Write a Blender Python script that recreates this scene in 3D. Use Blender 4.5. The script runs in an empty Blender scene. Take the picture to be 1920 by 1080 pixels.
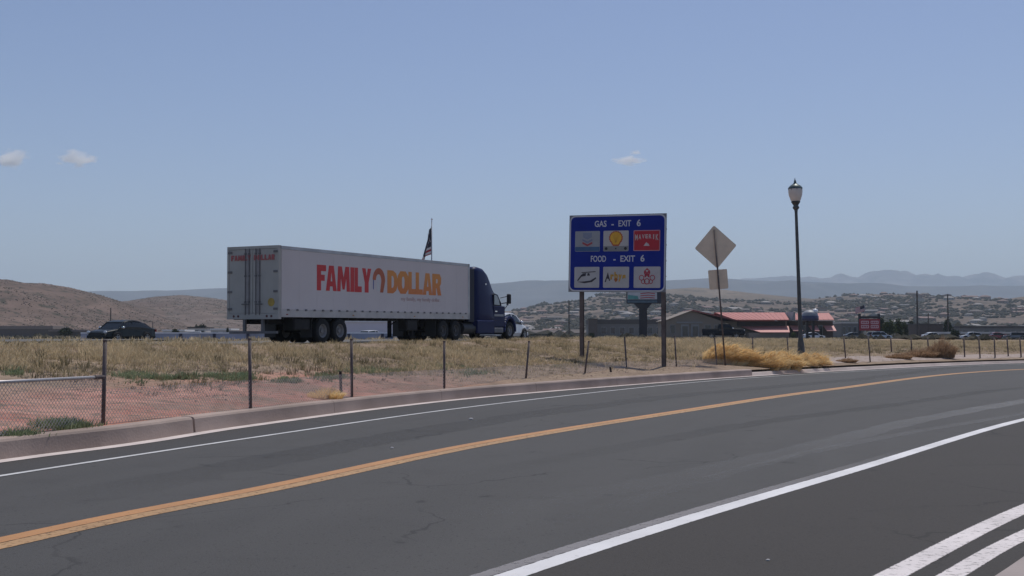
import bpy, math, random
import numpy as np
from mathutils import Vector, Matrix

random.seed(7)
RNG = np.random.default_rng(11)
C = bpy.context.scene.collection
SC = bpy.context.scene
R = math.radians

# ------------------------------------------------------------------ camera
FPX = 2250.0                       # focal length in photo pixels (1920 wide)
CAMH = 1.6
PITCH = math.atan(91 / FPX)
cam_d = bpy.data.cameras.new('camera')
cam_d.sensor_width = 36
cam_d.lens = 36 * FPX / 1920
cam_d.clip_start = .1
cam_d.clip_end = 60000
cam = bpy.data.objects.new('camera', cam_d)
C.objects.link(cam)
cam.location = (0, 0, CAMH)
cam.rotation_euler = (math.pi / 2 + PITCH, 0, 0)
SC.camera = cam

# ------------------------------------------------------------------ world, sun, exposure
SUN_AZ = R(24)                     # clockwise from +Y (towards +X)
SUN_EL = R(63)
world = bpy.data.worlds.new('World')
SC.world = world
world.use_nodes = True
wn = world.node_tree.nodes
wl = world.node_tree.links
sky = wn.new('ShaderNodeTexSky')
sky.sky_type = 'NISHITA'
sky.sun_disc = False
sky.sun_elevation = SUN_EL
sky.sun_rotation = SUN_AZ
sky.altitude = 900
sky.air_density = 1.0
sky.dust_density = 1.6
sky.ozone_density = 1.6
bgn = wn['Background']
bgn.inputs['Strength'].default_value = 0.082
tint = wn.new('ShaderNodeMix')
tint.data_type = 'RGBA'; tint.blend_type = 'MULTIPLY'
tint.inputs[0].default_value = 1.0
wl.new(sky.outputs[0], tint.inputs[6])
tint.inputs[7].default_value = (1.03, 1.02, 1.15, 1)
wl.new(tint.outputs[2], bgn.inputs['Color'])
sun_d = bpy.data.lights.new('sun', 'SUN')
sun_d.energy = 3.0
sun_d.angle = R(.53)
sun_d.color = (1, .95, .88)
sun = bpy.data.objects.new('sun', sun_d)
C.objects.link(sun)
SUNV = Vector((math.cos(SUN_EL) * math.sin(SUN_AZ), math.cos(SUN_EL) * math.cos(SUN_AZ), math.sin(SUN_EL)))
sun.rotation_euler = SUNV.to_track_quat('Z', 'Y').to_euler()
sun.location = (0, 0, 300)
vs = SC.view_settings
vs.view_transform = 'Standard'
vs.look = 'None'
vs.exposure = 0.0
vs.gamma = 1
vs.use_curve_mapping = False
SC.render.engine = 'CYCLES'
SC.cycles.volume_step_rate = 4
SC.cycles.volume_bounces = 5
SC.cycles.max_bounces = 8

# ------------------------------------------------------------------ photo pixel -> place
cp, sp = math.cos(PITCH), math.sin(PITCH)
def ray(px, py):
    vx, vz = (px - 960) / FPX, (540 - py) / FPX
    return Vector((vx, cp - vz * sp, sp + vz * cp))
def P(px, py, Y):                  # point at depth Y (metres ahead)
    r = ray(px, py)
    return Vector((0, 0, CAMH)) + r * (Y / r.y)
def G(px, py, z=0.0):              # point on the level z
    r = ray(px, py)
    return Vector((0, 0, CAMH)) + r * ((z - CAMH) / r.z)

# ------------------------------------------------------------------ materials
MATS = {}
def nd(nt, t, **kw):
    n = nt.nodes.new(t)
    for k, v in kw.items():
        setattr(n, k, v)
    return n
def rgba(c):
    return (c[0], c[1], c[2], 1)
def mat(name, col, rough=.8, metal=0., var=.12, scale=3., col2=None, bump=0., bscale=40., spec=.5, coat=0., emis=None, trans=0.,
        detail=5.):
    """Principled material whose colour wanders between two tones with noise."""
    if name in MATS:
        return MATS[name]
    m = bpy.data.materials.new(name)
    m.use_nodes = True
    nt = m.node_tree
    b = nt.nodes['Principled BSDF']
    b.inputs['Roughness'].default_value = rough
    b.inputs['Metallic'].default_value = metal
    b.inputs['Specular IOR Level'].default_value = spec
    b.inputs['Coat Weight'].default_value = coat
    tc = nd(nt, 'ShaderNodeTexCoord')
    if var > 0 or col2:
        n = nd(nt, 'ShaderNodeTexNoise')
        n.inputs['Scale'].default_value = scale
        n.inputs['Detail'].default_value = detail
        nt.links.new(tc.outputs['Object'], n.inputs['Vector'])
        r = nd(nt, 'ShaderNodeValToRGB')
        r.color_ramp.elements[0].position = .32
        r.color_ramp.elements[1].position = .68
        c1 = [x * (1 - var) for x in col]
        c2 = col2 if col2 else [min(1, x * (1 + var)) for x in col]
        r.color_ramp.elements[0].color = rgba(c1)
        r.color_ramp.elements[1].color = rgba(c2)
        nt.links.new(n.outputs['Fac'], r.inputs[0])
        nt.links.new(r.outputs[0], b.inputs['Base Color'])
    else:
        b.inputs['Base Color'].default_value = rgba(col)
    if bump > 0:
        n2 = nd(nt, 'ShaderNodeTexNoise')
        n2.inputs['Scale'].default_value = bscale
        n2.inputs['Detail'].default_value = 6
        nt.links.new(tc.outputs['Object'], n2.inputs['Vector'])
        bp = nd(nt, 'ShaderNodeBump')
        bp.inputs['Strength'].default_value = bump
        bp.inputs['Distance'].default_value = .02
        nt.links.new(n2.outputs['Fac'], bp.inputs['Height'])
        nt.links.new(bp.outputs[0], b.inputs['Normal'])
    MATS[name] = m
    return m

def mix_rgb(nt, fac, a, b, blend='MIX'):
    n = nd(nt, 'ShaderNodeMix', data_type='RGBA', blend_type=blend)
    for s, v in ((0, fac), (6, a), (7, b)):
        if isinstance(v, (int, float)):
            n.inputs[s].default_value = v
        elif isinstance(v, tuple):
            n.inputs[s].default_value = rgba(v)
        else:
            nt.links.new(v, n.inputs[s])
    return n.outputs[2]
def noise_fac(nt, vec, scale, detail=4, lo=.4, hi=.6, rough=.5, vscale=None, distort=0):
    if vscale:
        mp = nd(nt, 'ShaderNodeMapping')
        mp.inputs['Scale'].default_value = vscale
        if len(vscale) == 3:
            nt.links.new(vec, mp.inputs['Vector'])
        vec = mp.outputs[0]
    n = nd(nt, 'ShaderNodeTexNoise')
    n.inputs['Scale'].default_value = scale
    n.inputs['Detail'].default_value = detail
    n.inputs['Roughness'].default_value = rough
    n.inputs['Distortion'].default_value = distort
    nt.links.new(vec, n.inputs['Vector'])
    r = nd(nt, 'ShaderNodeMapRange')
    r.inputs[1].default_value = lo
    r.inputs[2].default_value = hi
    nt.links.new(n.outputs['Fac'], r.inputs[0])
    return r.outputs[0]

def asphalt(name, base, tint=(1, 1, 1), uvstreak=True):
    m = bpy.data.materials.new(name)
    m.use_nodes = True
    nt = m.node_tree
    b = nt.nodes['Principled BSDF']
    b.inputs['Roughness'].default_value = .82
    b.inputs['Specular IOR Level'].default_value = .35
    tc = nd(nt, 'ShaderNodeTexCoord')
    o = tc.outputs['Object']
    c0 = tuple(base * t for t in tint)
    big = noise_fac(nt, o, .22, 4, .3, .7)
    col = mix_rgb(nt, big, tuple(x * .86 for x in c0), tuple(x * 1.14 for x in c0))
    if uvstreak:
        uv = tc.outputs['UV']      # u metres along, v metres across
        st = noise_fac(nt, uv, 1.0, 3, .35, .7, vscale=(.05, 1.1, 1))
        col = mix_rgb(nt, st, col, tuple(x * 1.28 for x in c0))
    patch = noise_fac(nt, o, 1.3, 6, .55, .72, .65)
    col = mix_rgb(nt, patch, col, tuple(x * .8 for x in c0))
    fine = noise_fac(nt, o, 60, 3, .35, .75, .7)
    col = mix_rgb(nt, fine, col, tuple(x * 1.55 for x in c0))
    fine2 = noise_fac(nt, o, 26, 2, .62, .72, .5)
    col = mix_rgb(nt, fine2, col, tuple(x * .55 for x in c0))
    # oil spots and thin wandering cracks
    spots = noise_fac(nt, o, 2.6, 3, .69, .74, .5)
    col = mix_rgb(nt, spots, col, tuple(x * .62 for x in c0))
    light = noise_fac(nt, o, 5.5, 6, .66, .76, .7)
    col = mix_rgb(nt, light, col, tuple(x * 1.5 for x in c0))
    vo = nd(nt, 'ShaderNodeTexVoronoi', feature='DISTANCE_TO_EDGE')
    vo.inputs['Scale'].default_value = .23
    nz = nd(nt, 'ShaderNodeTexNoise'); nz.inputs['Scale'].default_value = 1.1; nz.inputs['Detail'].default_value = 6
    nt.links.new(o, nz.inputs['Vector'])
    va = nd(nt, 'ShaderNodeVectorMath', operation='MULTIPLY_ADD'); va.inputs[1].default_value = (1.1, 1.1, 0)
    nt.links.new(nz.outputs['Color'], va.inputs[0]); nt.links.new(o, va.inputs[2]); nt.links.new(va.outputs[0], vo.inputs['Vector'])
    ck = nd(nt, 'ShaderNodeMapRange'); ck.inputs[1].default_value = .0022; ck.inputs[2].default_value = .0045; ck.inputs[3].default_value = 1; ck.inputs[4].default_value = 0
    nt.links.new(vo.outputs['Distance'], ck.inputs[0])
    cm = nd(nt, 'ShaderNodeMath', operation='MULTIPLY'); nt.links.new(ck.outputs[0], cm.inputs[0])
    nt.links.new(noise_fac(nt, o, .35, 2, .48, .56), cm.inputs[1])
    col = mix_rgb(nt, cm.outputs[0], col, tuple(x * .66 for x in c0))
    nt.links.new(col, b.inputs['Base Color'])
    n2 = nd(nt, 'ShaderNodeTexNoise')
    n2.inputs['Scale'].default_value = 90
    nt.links.new(o, n2.inputs['Vector'])
    bp = nd(nt, 'ShaderNodeBump')
    bp.inputs['Strength'].default_value = .35
    bp.inputs['Distance'].default_value = .01
    nt.links.new(n2.outputs['Fac'], bp.inputs['Height'])
    nt.links.new(bp.outputs[0], b.inputs['Normal'])
    return m

def paint(name, col, wear=.5, under=None, edge=.12, spk=9., op=1.0, fade=0):
    """Road paint: UV v runs 0..1 across the line; ragged edges, worn speckle."""
    m = bpy.data.materials.new(name)
    m.use_nodes = True
    nt = m.node_tree
    b = nt.nodes['Principled BSDF']
    b.inputs['Roughness'].default_value = .7
    tc = nd(nt, 'ShaderNodeTexCoord')
    sx = nd(nt, 'ShaderNodeSeparateXYZ')
    nt.links.new(tc.outputs['UV'], sx.inputs[0])
    # distance from the strip's edge 0..1
    a1 = nd(nt, 'ShaderNodeMath', operation='SUBTRACT'); a1.inputs[1].default_value = .5
    nt.links.new(sx.outputs[1], a1.inputs[0])
    a2 = nd(nt, 'ShaderNodeMath', operation='ABSOLUTE'); nt.links.new(a1.outputs[0], a2.inputs[0])
    n = nd(nt, 'ShaderNodeTexNoise')
    n.inputs['Scale'].default_value = spk
    n.inputs['Detail'].default_value = 8
    n.inputs['Roughness'].default_value = .7
    nt.links.new(tc.outputs['Object'], n.inputs['Vector'])
    a3 = nd(nt, 'ShaderNodeMath', operation='MULTIPLY_ADD')
    nt.links.new(n.outputs['Fac'], a3.inputs[0]); a3.inputs[1].default_value = edge * 2; a3.inputs[2].default_value = -edge
    a4 = nd(nt, 'ShaderNodeMath', operation='ADD')
    nt.links.new(a2.outputs[0], a4.inputs[0]); nt.links.new(a3.outputs[0], a4.inputs[1])
    e = nd(nt, 'ShaderNodeMapRange')
    e.inputs[1].default_value = .44 ; e.inputs[2].default_value = .5
    nt.links.new(a4.outputs[0], e.inputs[0])
    worn = noise_fac(nt, tc.outputs['Object'], 14, 8, .62 - wear * .2, .8 - wear * .2, .75)
    mx = nd(nt, 'ShaderNodeMath', operation='MAXIMUM')
    nt.links.new(e.outputs[0], mx.inputs[0]); nt.links.new(worn, mx.inputs[1])
    dirt = noise_fac(nt, tc.outputs['Object'], 1.2, 5, .3, .75)
    c = mix_rgb(nt, dirt, col, tuple(x * .78 for x in col))
    nt.links.new(c, b.inputs['Base Color'])
    inv = nd(nt, 'ShaderNodeMath', operation='MULTIPLY_ADD'); inv.inputs[1].default_value = -op; inv.inputs[2].default_value = op
    nt.links.new(mx.outputs[0], inv.inputs[0])
    fac = inv.outputs[0]
    if fade:
        fr = nd(nt, 'ShaderNodeMapRange'); fr.inputs[1].default_value = 0; fr.inputs[2].default_value = fade
        nt.links.new(sx.outputs[0], fr.inputs[0])
        fm = nd(nt, 'ShaderNodeMath', operation='MULTIPLY'); nt.links.new(fac, fm.inputs[0]); nt.links.new(fr.outputs[0], fm.inputs[1]); fac = fm.outputs[0]
    tb = nd(nt, 'ShaderNodeBsdfTransparent'); ms = nd(nt, 'ShaderNodeMixShader')
    nt.links.new(fac, ms.inputs[0]); nt.links.new(tb.outputs[0], ms.inputs[1]); nt.links.new(b.outputs[0], ms.inputs[2])
    nt.links.new(ms.outputs[0], nt.nodes['Material Output'].inputs['Surface'])
    return m

# ------------------------------------------------------------------ object helpers
def tag(o, label=None, cat=None, group=None, kind=None):
    if label: o['label'] = label
    if cat: o['category'] = cat
    if group: o['group'] = group
    if kind: o['kind'] = kind
    return o
def thing(name, label, cat, loc=(0, 0, 0), rotz=0, group=None):
    o = bpy.data.objects.new(name, None)
    C.objects.link(o)
    o.location = loc
    o.rotation_euler = (0, 0, rotz)
    o.empty_display_size = .2
    return tag(o, label, cat, group)
def copy_tree(o, parent=None):
    c = o.copy()
    C.objects.link(c)
    c.parent = parent
    for ch in list(o.children):
        copy_tree(ch, c)
    return c

class MB:
    """collects simple shapes, then links them as one mesh object"""
    def __init__(s):
        s.v, s.f, s.mi, s.sm = [], [], [], []
        s.cur = 0
        s.smooth = False
    def add(s, vs_, fs_):
        b = len(s.v)
        s.v += [tuple(x) for x in vs_]
        for f in fs_:
            s.f.append(tuple(i + b for i in f))
            s.mi.append(s.cur)
            s.sm.append(s.smooth)
        return s
    def box(s, x0, x1, y0, y1, z0, z1, M=None, bev=0):
        if bev > 0:
            b = bev
            pts = []
            for z, ins in ((z0, b), (z0 + b, 0), (z1 - b, 0), (z1, b)):
                i = ins
                pts += [(x0 + b + i*0, y0 + i, z), (x1 - b, y0 + i, z), (x1 - i, y0 + b, z), (x1 - i, y1 - b, z),
                        (x1 - b, y1 - i, z), (x0 + b, y1 - i, z), (x0 + i, y1 - b, z), (x0 + i, y0 + b, z)]
            fs = [tuple(reversed(range(8))), tuple(range(24, 32))]
            for k in range(3):
                for j in range(8):
                    a, c = k * 8 + j, k * 8 + (j + 1) % 8
                    fs.append((a, c, c + 8, a + 8))
        else:
            pts = [(x0, y0, z0), (x1, y0, z0), (x1, y1, z0), (x0, y1, z0), (x0, y0, z1), (x1, y0, z1), (x1, y1, z1), (x0, y1, z1)]
            fs = [(3, 2, 1, 0), (4, 5, 6, 7), (0, 1, 5, 4), (1, 2, 6, 5), (2, 3, 7, 6), (3, 0, 4, 7)]
        if M is not None:
            pts = [M @ Vector(p) for p in pts]
        return s.add(pts, fs)
    def prism(s, poly, a0, a1, axis='y'):
        """polygon (2D) extruded along an axis; poly in (x,z) for y, (y,z) for x, (x,y) for z; counter-clockwise"""
        def mk(p, a):
            return (p[0], a, p[1]) if axis == 'y' else ((a, p[0], p[1]) if axis == 'x' else (p[0], p[1], a))
        n = len(poly)
        vs_ = [mk(p, a0) for p in poly] + [mk(p, a1) for p in poly]
        fs = [tuple(range(n)), tuple(reversed(range(n, 2 * n)))]
        for i in range(n):
            j = (i + 1) % n
            fs.append((j, i, i + n, j + n))
        return s.add(vs_, fs)
    def tube(s, p, q, r, r2=None, n=8, cap=True):
        p, q = Vector(p), Vector(q)
        r2 = r if r2 is None else r2
        d = (q - p).normalized()
        u = d.orthogonal().normalized()
        w = d.cross(u)
        vs_ = []
        for c, rr in ((p, r), (q, r2)):
            for k in range(n):
                a = 2 * math.pi * k / n
                vs_.append(c + (u * math.cos(a) + w * math.sin(a)) * rr)
        fs = [(k, (k + 1) % n, (k + 1) % n + n, k + n) for k in range(n)]
        if cap:
            fs += [tuple(reversed(range(n))), tuple(range(n, 2 * n))]
        return s.add(vs_, fs)
    def lathe(s, prof, n=20, o=(0, 0, 0), axis='z'):
        """profile [(r, h)] turned about an axis through o"""
        vs_, fs = [], []
        for r, h in prof:
            for k in range(n):
                a = 2 * math.pi * k / n
                x, y = r * math.cos(a), r * math.sin(a)
                v = (x, y, h) if axis == 'z' else ((x, h, y) if axis == 'y' else (h, x, y))
                vs_.append((v[0] + o[0], v[1] + o[1], v[2] + o[2]))
        for i in range(len(prof) - 1):
            for k in range(n):
                a, b = i * n + k, i * n + (k + 1) % n
                fs.append((a, b, b + n, a + n) if axis != 'y' else (a + n, b + n, b, a))
        return s.add(vs_, fs)
    def loft(s, st, r=.12, seg=3, under=0.):
        """stations (x, zbottom, ztop, halfwidth_bottom, halfwidth_top[, r])"""
        rings = []
        for q in st:
            x, zb, zt, wb, wt = q[:5]
            rr = q[5] if len(q) > 5 else r
            rr = min(rr, (zt - zb) * .45, wt * .9)
            side = [(wb - under, zb)]
            side.append((wb, zb + (zt - zb) * .25))
            wm = wb + (wt - wb) * .55
            side.append((wm, zb + (zt - zb) * .6 if zt - rr > zb + (zt - zb) * .6 else zt - rr))
            for k in range(seg + 1):
                a = math.pi / 2 * k / seg
                side.append((wt - rr + rr * math.cos(a), zt - rr + rr * math.sin(a)))
            ring = [(x, -y, z) for y, z in side] + [(x, y, z) for y, z in reversed(side)]
            rings.append(ring)
        n = len(rings[0])
        vs_ = [v for rg in rings for v in rg]
        fs = []
        for i in range(len(rings) - 1):
            for k in range(n):
                a, b = i * n + k, i * n + (k + 1) % n
                fs.append((b, a, a + n, b + n))
        fs.append(tuple(range(n)))
        fs.append(tuple(reversed(range((len(rings) - 1) * n, len(rings) * n))))
        return s.add(vs_, fs)
    def build(s, name, mats, parent=None, loc=None, smooth=None):
        me = bpy.data.meshes.new(name)
        me.from_pydata(s.v, [], s.f)
        if not isinstance(mats, (list, tuple)):
            mats = [mats]
        for m in mats:
            me.materials.append(m)
        me.polygons.foreach_set('material_index', s.mi)
        if smooth is not None:
            me.polygons.foreach_set('use_smooth', [smooth] * len(s.f))
        else:
            me.polygons.foreach_set('use_smooth', s.sm)
        me.update()
        o = bpy.data.objects.new(name, me)
        C.objects.link(o)
        o.parent = parent
        if loc: o.location = loc
        return o
def place(name, me, parent, loc=(0, 0, 0), rot=None):
    o = bpy.data.objects.new(name, me)
    C.objects.link(o)
    o.parent = parent
    o.location = loc
    if rot: o.rotation_euler = rot
    return o
def np_mesh(name, V, F, m, parent=None, uv=None, smooth=False, fcol=None, mats=None, midx=None):
    """quick mesh from numpy: V (n,3), F (m,k)"""
    me = bpy.data.meshes.new(name)
    k = F.shape[1]
    me.vertices.add(len(V)); me.vertices.foreach_set('co', np.asarray(V, dtype=np.float32).ravel())
    me.loops.add(F.size); me.loops.foreach_set('vertex_index', F.astype(np.int32).ravel())
    me.polygons.add(len(F))
    me.polygons.foreach_set('loop_start', np.arange(0, F.size, k, dtype=np.int32))
    me.polygons.foreach_set('loop_total', np.full(len(F), k, dtype=np.int32))
    me.update(calc_edges=True)
    for x in (mats if mats else [m]):
        me.materials.append(x)
    if midx is not None:
        me.polygons.foreach_set('material_index', np.asarray(midx, dtype=np.int32))
    me.polygons.foreach_set('use_smooth', np.full(len(F), smooth))
    if uv is not None:
        l = me.uv_layers.new(name='UVMap')
        l.data.foreach_set('uv', np.asarray(uv, dtype=np.float32)[F.ravel()].ravel())
    if fcol is not None:
        a = me.attributes.new('tone', 'FLOAT', 'POINT')
        a.data.foreach_set('value', np.asarray(fcol, dtype=np.float32))
    me.update()
    o = bpy.data.objects.new(name, me)
    C.objects.link(o)
    o.parent = parent
    return o
def grid_faces(nu, nv):
    i, j = np.meshgrid(np.arange(nu - 1), np.arange(nv - 1), indexing='ij')
    a = (i * nv + j).ravel()
    return np.stack([a, a + nv, a + nv + 1, a + 1], 1)

# ------------------------------------------------------------------ curves on the ground
def catmull(pts, step=.5):
    pts = [Vector(p[:2]) for p in pts]
    p = [pts[0] * 2 - pts[1]] + pts + [pts[-1] * 2 - pts[-2]]
    out = []
    for i in range(1, len(p) - 2):
        a, b, c, d = p[i - 1], p[i], p[i + 1], p[i + 2]
        # centripetal
        def tj(ti, x, y): return ti + max((y - x).length, 1e-6) ** .5
        t0 = 0; t1 = tj(t0, a, b); t2 = tj(t1, b, c); t3 = tj(t2, c, d)
        n = max(2, int((c - b).length / step))
        for k in range(n):
            t = t1 + (t2 - t1) * k / n
            A1 = a * ((t1 - t) / (t1 - t0)) + b * ((t - t0) / (t1 - t0))
            A2 = b * ((t2 - t) / (t2 - t1)) + c * ((t - t1) / (t2 - t1))
            A3 = c * ((t3 - t) / (t3 - t2)) + d * ((t - t2) / (t3 - t2))
            B1 = A1 * ((t2 - t) / (t2 - t0)) + A2 * ((t - t0) / (t2 - t0))
            B2 = A2 * ((t3 - t) / (t3 - t1)) + A3 * ((t - t1) / (t3 - t1))
            out.append(B1 * ((t2 - t) / (t2 - t1)) + B2 * ((t - t1) / (t2 - t1)))
    out.append(pts[-1])
    return np.array([[v.x, v.y] for v in out])
def normals(c):
    d = np.gradient(c, axis=0)
    d /= np.linalg.norm(d, axis=1)[:, None]
    return np.stack([-d[:, 1], d[:, 0]], 1)      # left of travel
def arclen(c):
    return np.concatenate([[0], np.cumsum(np.linalg.norm(np.diff(c, axis=0), axis=1))])
def sub(c, s0, s1, step=.5):
    s = arclen(c)
    n = max(2, int((s1 - s0) / step) + 1)
    t = np.linspace(s0, s1, n)
    return np.stack([np.interp(t, s, c[:, 0]), np.interp(t, s, c[:, 1])], 1)
def s_at_px(c, px):
    """arc length where the curve crosses the sight line of photo column px"""
    f = c[:, 0] - (px - 960) / FPX * c[:, 1]
    ok = c[:, 1] > 3
    s = arclen(c)
    for i in range(len(c) - 1):
        if ok[i] and f[i] <= 0 <= f[i + 1]:
            t = -f[i] / (f[i + 1] - f[i] + 1e-9)
            return s[i] + t * (s[i + 1] - s[i])
    return s[-1]
def strip(name, c, w0, w1, z, m, parent=None, uvnorm=True):
    """ribbon along curve c between left offsets w0 and w1"""
    n = normals(c)
    A = c + n * w0
    B = c + n * w1
    s = arclen(c)
    k = len(c)
    V = np.zeros((k * 2, 3)); V[0::2, :2] = A; V[1::2, :2] = B; V[:, 2] = z
    uv = np.zeros((k * 2, 2)); uv[0::2, 0] = s; uv[1::2, 0] = s
    uv[1::2, 1] = 1 if uvnorm else abs(w1 - w0)
    i = np.arange(k - 1) * 2
    F = np.stack([i, i + 2, i + 3, i + 1], 1)
    if (w1 < w0): F = F[:, ::-1]
    F = F[:, ::-1] if w1 > w0 and False else F
    o = np_mesh(name, V, F, m, parent, uv)
    return o
def g2(px, py, z=0.): 
    v = G(px, py, z); return (v.x, v.y)

W = catmull([(-15.5, -22), (-13.2, -10), (-10.6, 1.5), (-8.6, 8.5), g2(0, 863), g2(240, 832), g2(440, 801), g2(860, 748.5), g2(1320, 711),
             g2(1410, 705), g2(1560, 696), g2(1920, 680.5), (62, 90), (110, 108), (200, 125)])
LW = catmull([(-14.2, -22), (-12, -10), (-9.6, 1.5), (-7.8, 7.5), g2(0, 893), g2(240, 856), g2(480, 820), g2(860, 766), g2(1260, 721),
              g2(1410, 708.5), g2(1604, 696.5), g2(1920, 683), (62.5, 88), (110, 106), (200, 123)])
LY = catmull([(-12.5, -22), (-9.8, -10), (-7, 0), g2(0, 1019), g2(240, 967), g2(480, 921), g2(900, 833), g2(1280, 771),
              g2(1552, 731), g2(1920, 692.5), (64, 84), (110, 101), (200, 118)])
LT = catmull([(-10.8, -20), (-8, -10), (-4.6, 0), g2(960, 1080), g2(1280, 977), g2(1600, 882), g2(1920, 787), (16, 31), (28, 44), (50, 61), (110, 88), (200, 106)])
LA = catmull([(-8.4, -18), (-6.5, -10), (-2.6, .5), g2(1672, 1080), g2(1920, 955), (8.6, 16), (15, 24.5), (28, 40), (50, 57), (110, 84), (200, 102)])
LB = catmull([(-8, -18), (-6.05, -10), (-2.15, .5), g2(1785, 1080), g2(1920, 1004), (9.1, 15.8), (15.5, 24.2), (28.5, 39.6), (50.4, 56.6), (110, 83.5), (200, 101.5)])
ER = LB - normals(LB) * .36

# highway frame: t along, s towards the camera, origin at the trailer's rear near corner
HA = np.array([P(524, 597, 48).x, 48.0])
HD = np.array([.444, .896]); HD /= np.linalg.norm(HD)
HN = np.array([HD[1], -HD[0]])
HROT = math.atan2(HD[1], HD[0])
def smooth(x):
    x = np.clip(x, 0, 1); return x * x * (3 - 2 * x)
def zh(t):
    return 1.3 + .13 * smooth(np.asarray(t, float) / 20) - .23 * smooth((np.asarray(t, float) - 22) / 60)
def hp(t, s, z=0.):
    p = HA + HD * t + HN * s
    return Vector((p[0], p[1], float(zh(t)) + z))
def ts(x, y):
    dx, dy = np.asarray(x, float) - HA[0], np.asarray(y, float) - HA[1]
    return dx * HD[0] + dy * HD[1], dx * HN[0] + dy * HN[1]
WT, WS = ts(W[:, 0], W[:, 1])
HEDGE = 3.6
def rip(x, y):
    return (np.sin(x * .9 + 1.3 * np.sin(y * .31)) * np.sin(y * .7 + .8 * np.sin(x * .4)) * .5 + np.sin(x * 2.3 + y * 1.1) * .2
            + np.sin(y * 3.1 - x * 1.7) * .15)
def zfield(x, y):
    t, s = ts(x, y)
    sw = np.interp(t, WT, WS)
    u = np.clip((sw - s) / (sw - HEDGE), 0, 1)
    z0, z1 = .2, zh(t) - .03
    berm = .13 * np.exp(-((s - HEDGE - .9) / .8) ** 2)
    return z0 + (z1 - z0) * u ** .85 + rip(np.asarray(x), np.asarray(y)) * .09 * np.clip(u * 6, 0, 1) * np.clip((1 - u) * 4, 0, 1) + berm
def zplain(x, y):
    return 1.2 + 0 * np.asarray(x)
def terr(x, y):
    t, s = ts(x, y)
    return float(zfield(x, y)) if s > HEDGE else float(zh(t)) - .05
def on_field(px, py):
    z = .25
    for _ in range(25):
        p = G(px, py, z)
        z = .5 * z + .5 * terr(p.x, p.y)
    return Vector((p.x, p.y, z))

# ------------------------------------------------------------------ the setting
def dirt_material():
    m = bpy.data.materials.new('desert_soil')
    m.use_nodes = True
    nt = m.node_tree
    b = nt.nodes['Principled BSDF']
    b.inputs['Roughness'].default_value = .95
    b.inputs['Specular IOR Level'].default_value = .15
    tc = nd(nt, 'ShaderNodeTexCoord')
    o = tc.outputs['Object']
    uv = nd(nt, 'ShaderNodeSeparateXYZ')
    nt.links.new(tc.outputs['UV'], uv.inputs[0])
    # red soil near the kerb wall on the left, tan dust further out
    red = (.37, .155, .115); tan = (.30, .225, .16); pale = (.54, .29, .22)
    n1 = noise_fac(nt, o, .35, 6, .38, .62, .6)
    edge = nd(nt, 'ShaderNodeMapRange')
    edge.inputs[1].default_value = .30; edge.inputs[2].default_value = .46
    ad = nd(nt, 'ShaderNodeMath', operation='MULTIPLY_ADD')
    nt.links.new(n1, ad.inputs[0]); ad.inputs[1].default_value = .14
    nt.links.new(uv.outputs[1], ad.inputs[2])
    nt.links.new(ad.outputs[0], edge.inputs[0])
    # redness dies out to the right (u in metres along the highway)
    fu = nd(nt, 'ShaderNodeMapRange')
    fu.inputs[1].default_value = -15; fu.inputs[2].default_value = -7
    nt.links.new(uv.outputs[0], fu.inputs[0])
    mx = nd(nt, 'ShaderNodeMath', operation='MAXIMUM')
    nt.links.new(edge.outputs[0], mx.inputs[0]); nt.links.new(fu.outputs[0], mx.inputs[1])
    redv = mix_rgb(nt, noise_fac(nt, o, 1.1, 6, .35, .65, .6), red, pale)
    c = mix_rgb(nt, mx.outputs[0], redv, tan)
    c = mix_rgb(nt, noise_fac(nt, o, .8, 7, .47, .66, .65, vscale=(.5, 1, 1)), c, (.215, .155, .115))
    c = mix_rgb(nt, noise_fac(nt, o, 3.2, 7, .5, .62, .7), c, (.19, .14, .10))
    c = mix_rgb(nt, noise_fac(nt, o, 9, 5, .5, .8, .6), c, (.36, .27, .20))
    nt.links.new(c, b.inputs['Base Color'])
    n2 = nd(nt, 'ShaderNodeTexNoise')
    n2.inputs['Scale'].default_value = 5; n2.inputs['Detail'].default_value = 8
    nt.links.new(o, n2.inputs['Vector'])
    bp = nd(nt, 'ShaderNodeBump'); bp.inputs['Strength'].default_value = .6; bp.inputs['Distance'].default_value = .08
    nt.links.new(n2.outputs['Fac'], bp.inputs['Height']); nt.links.new(bp.outputs[0], b.inputs['Normal'])
    return m

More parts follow.
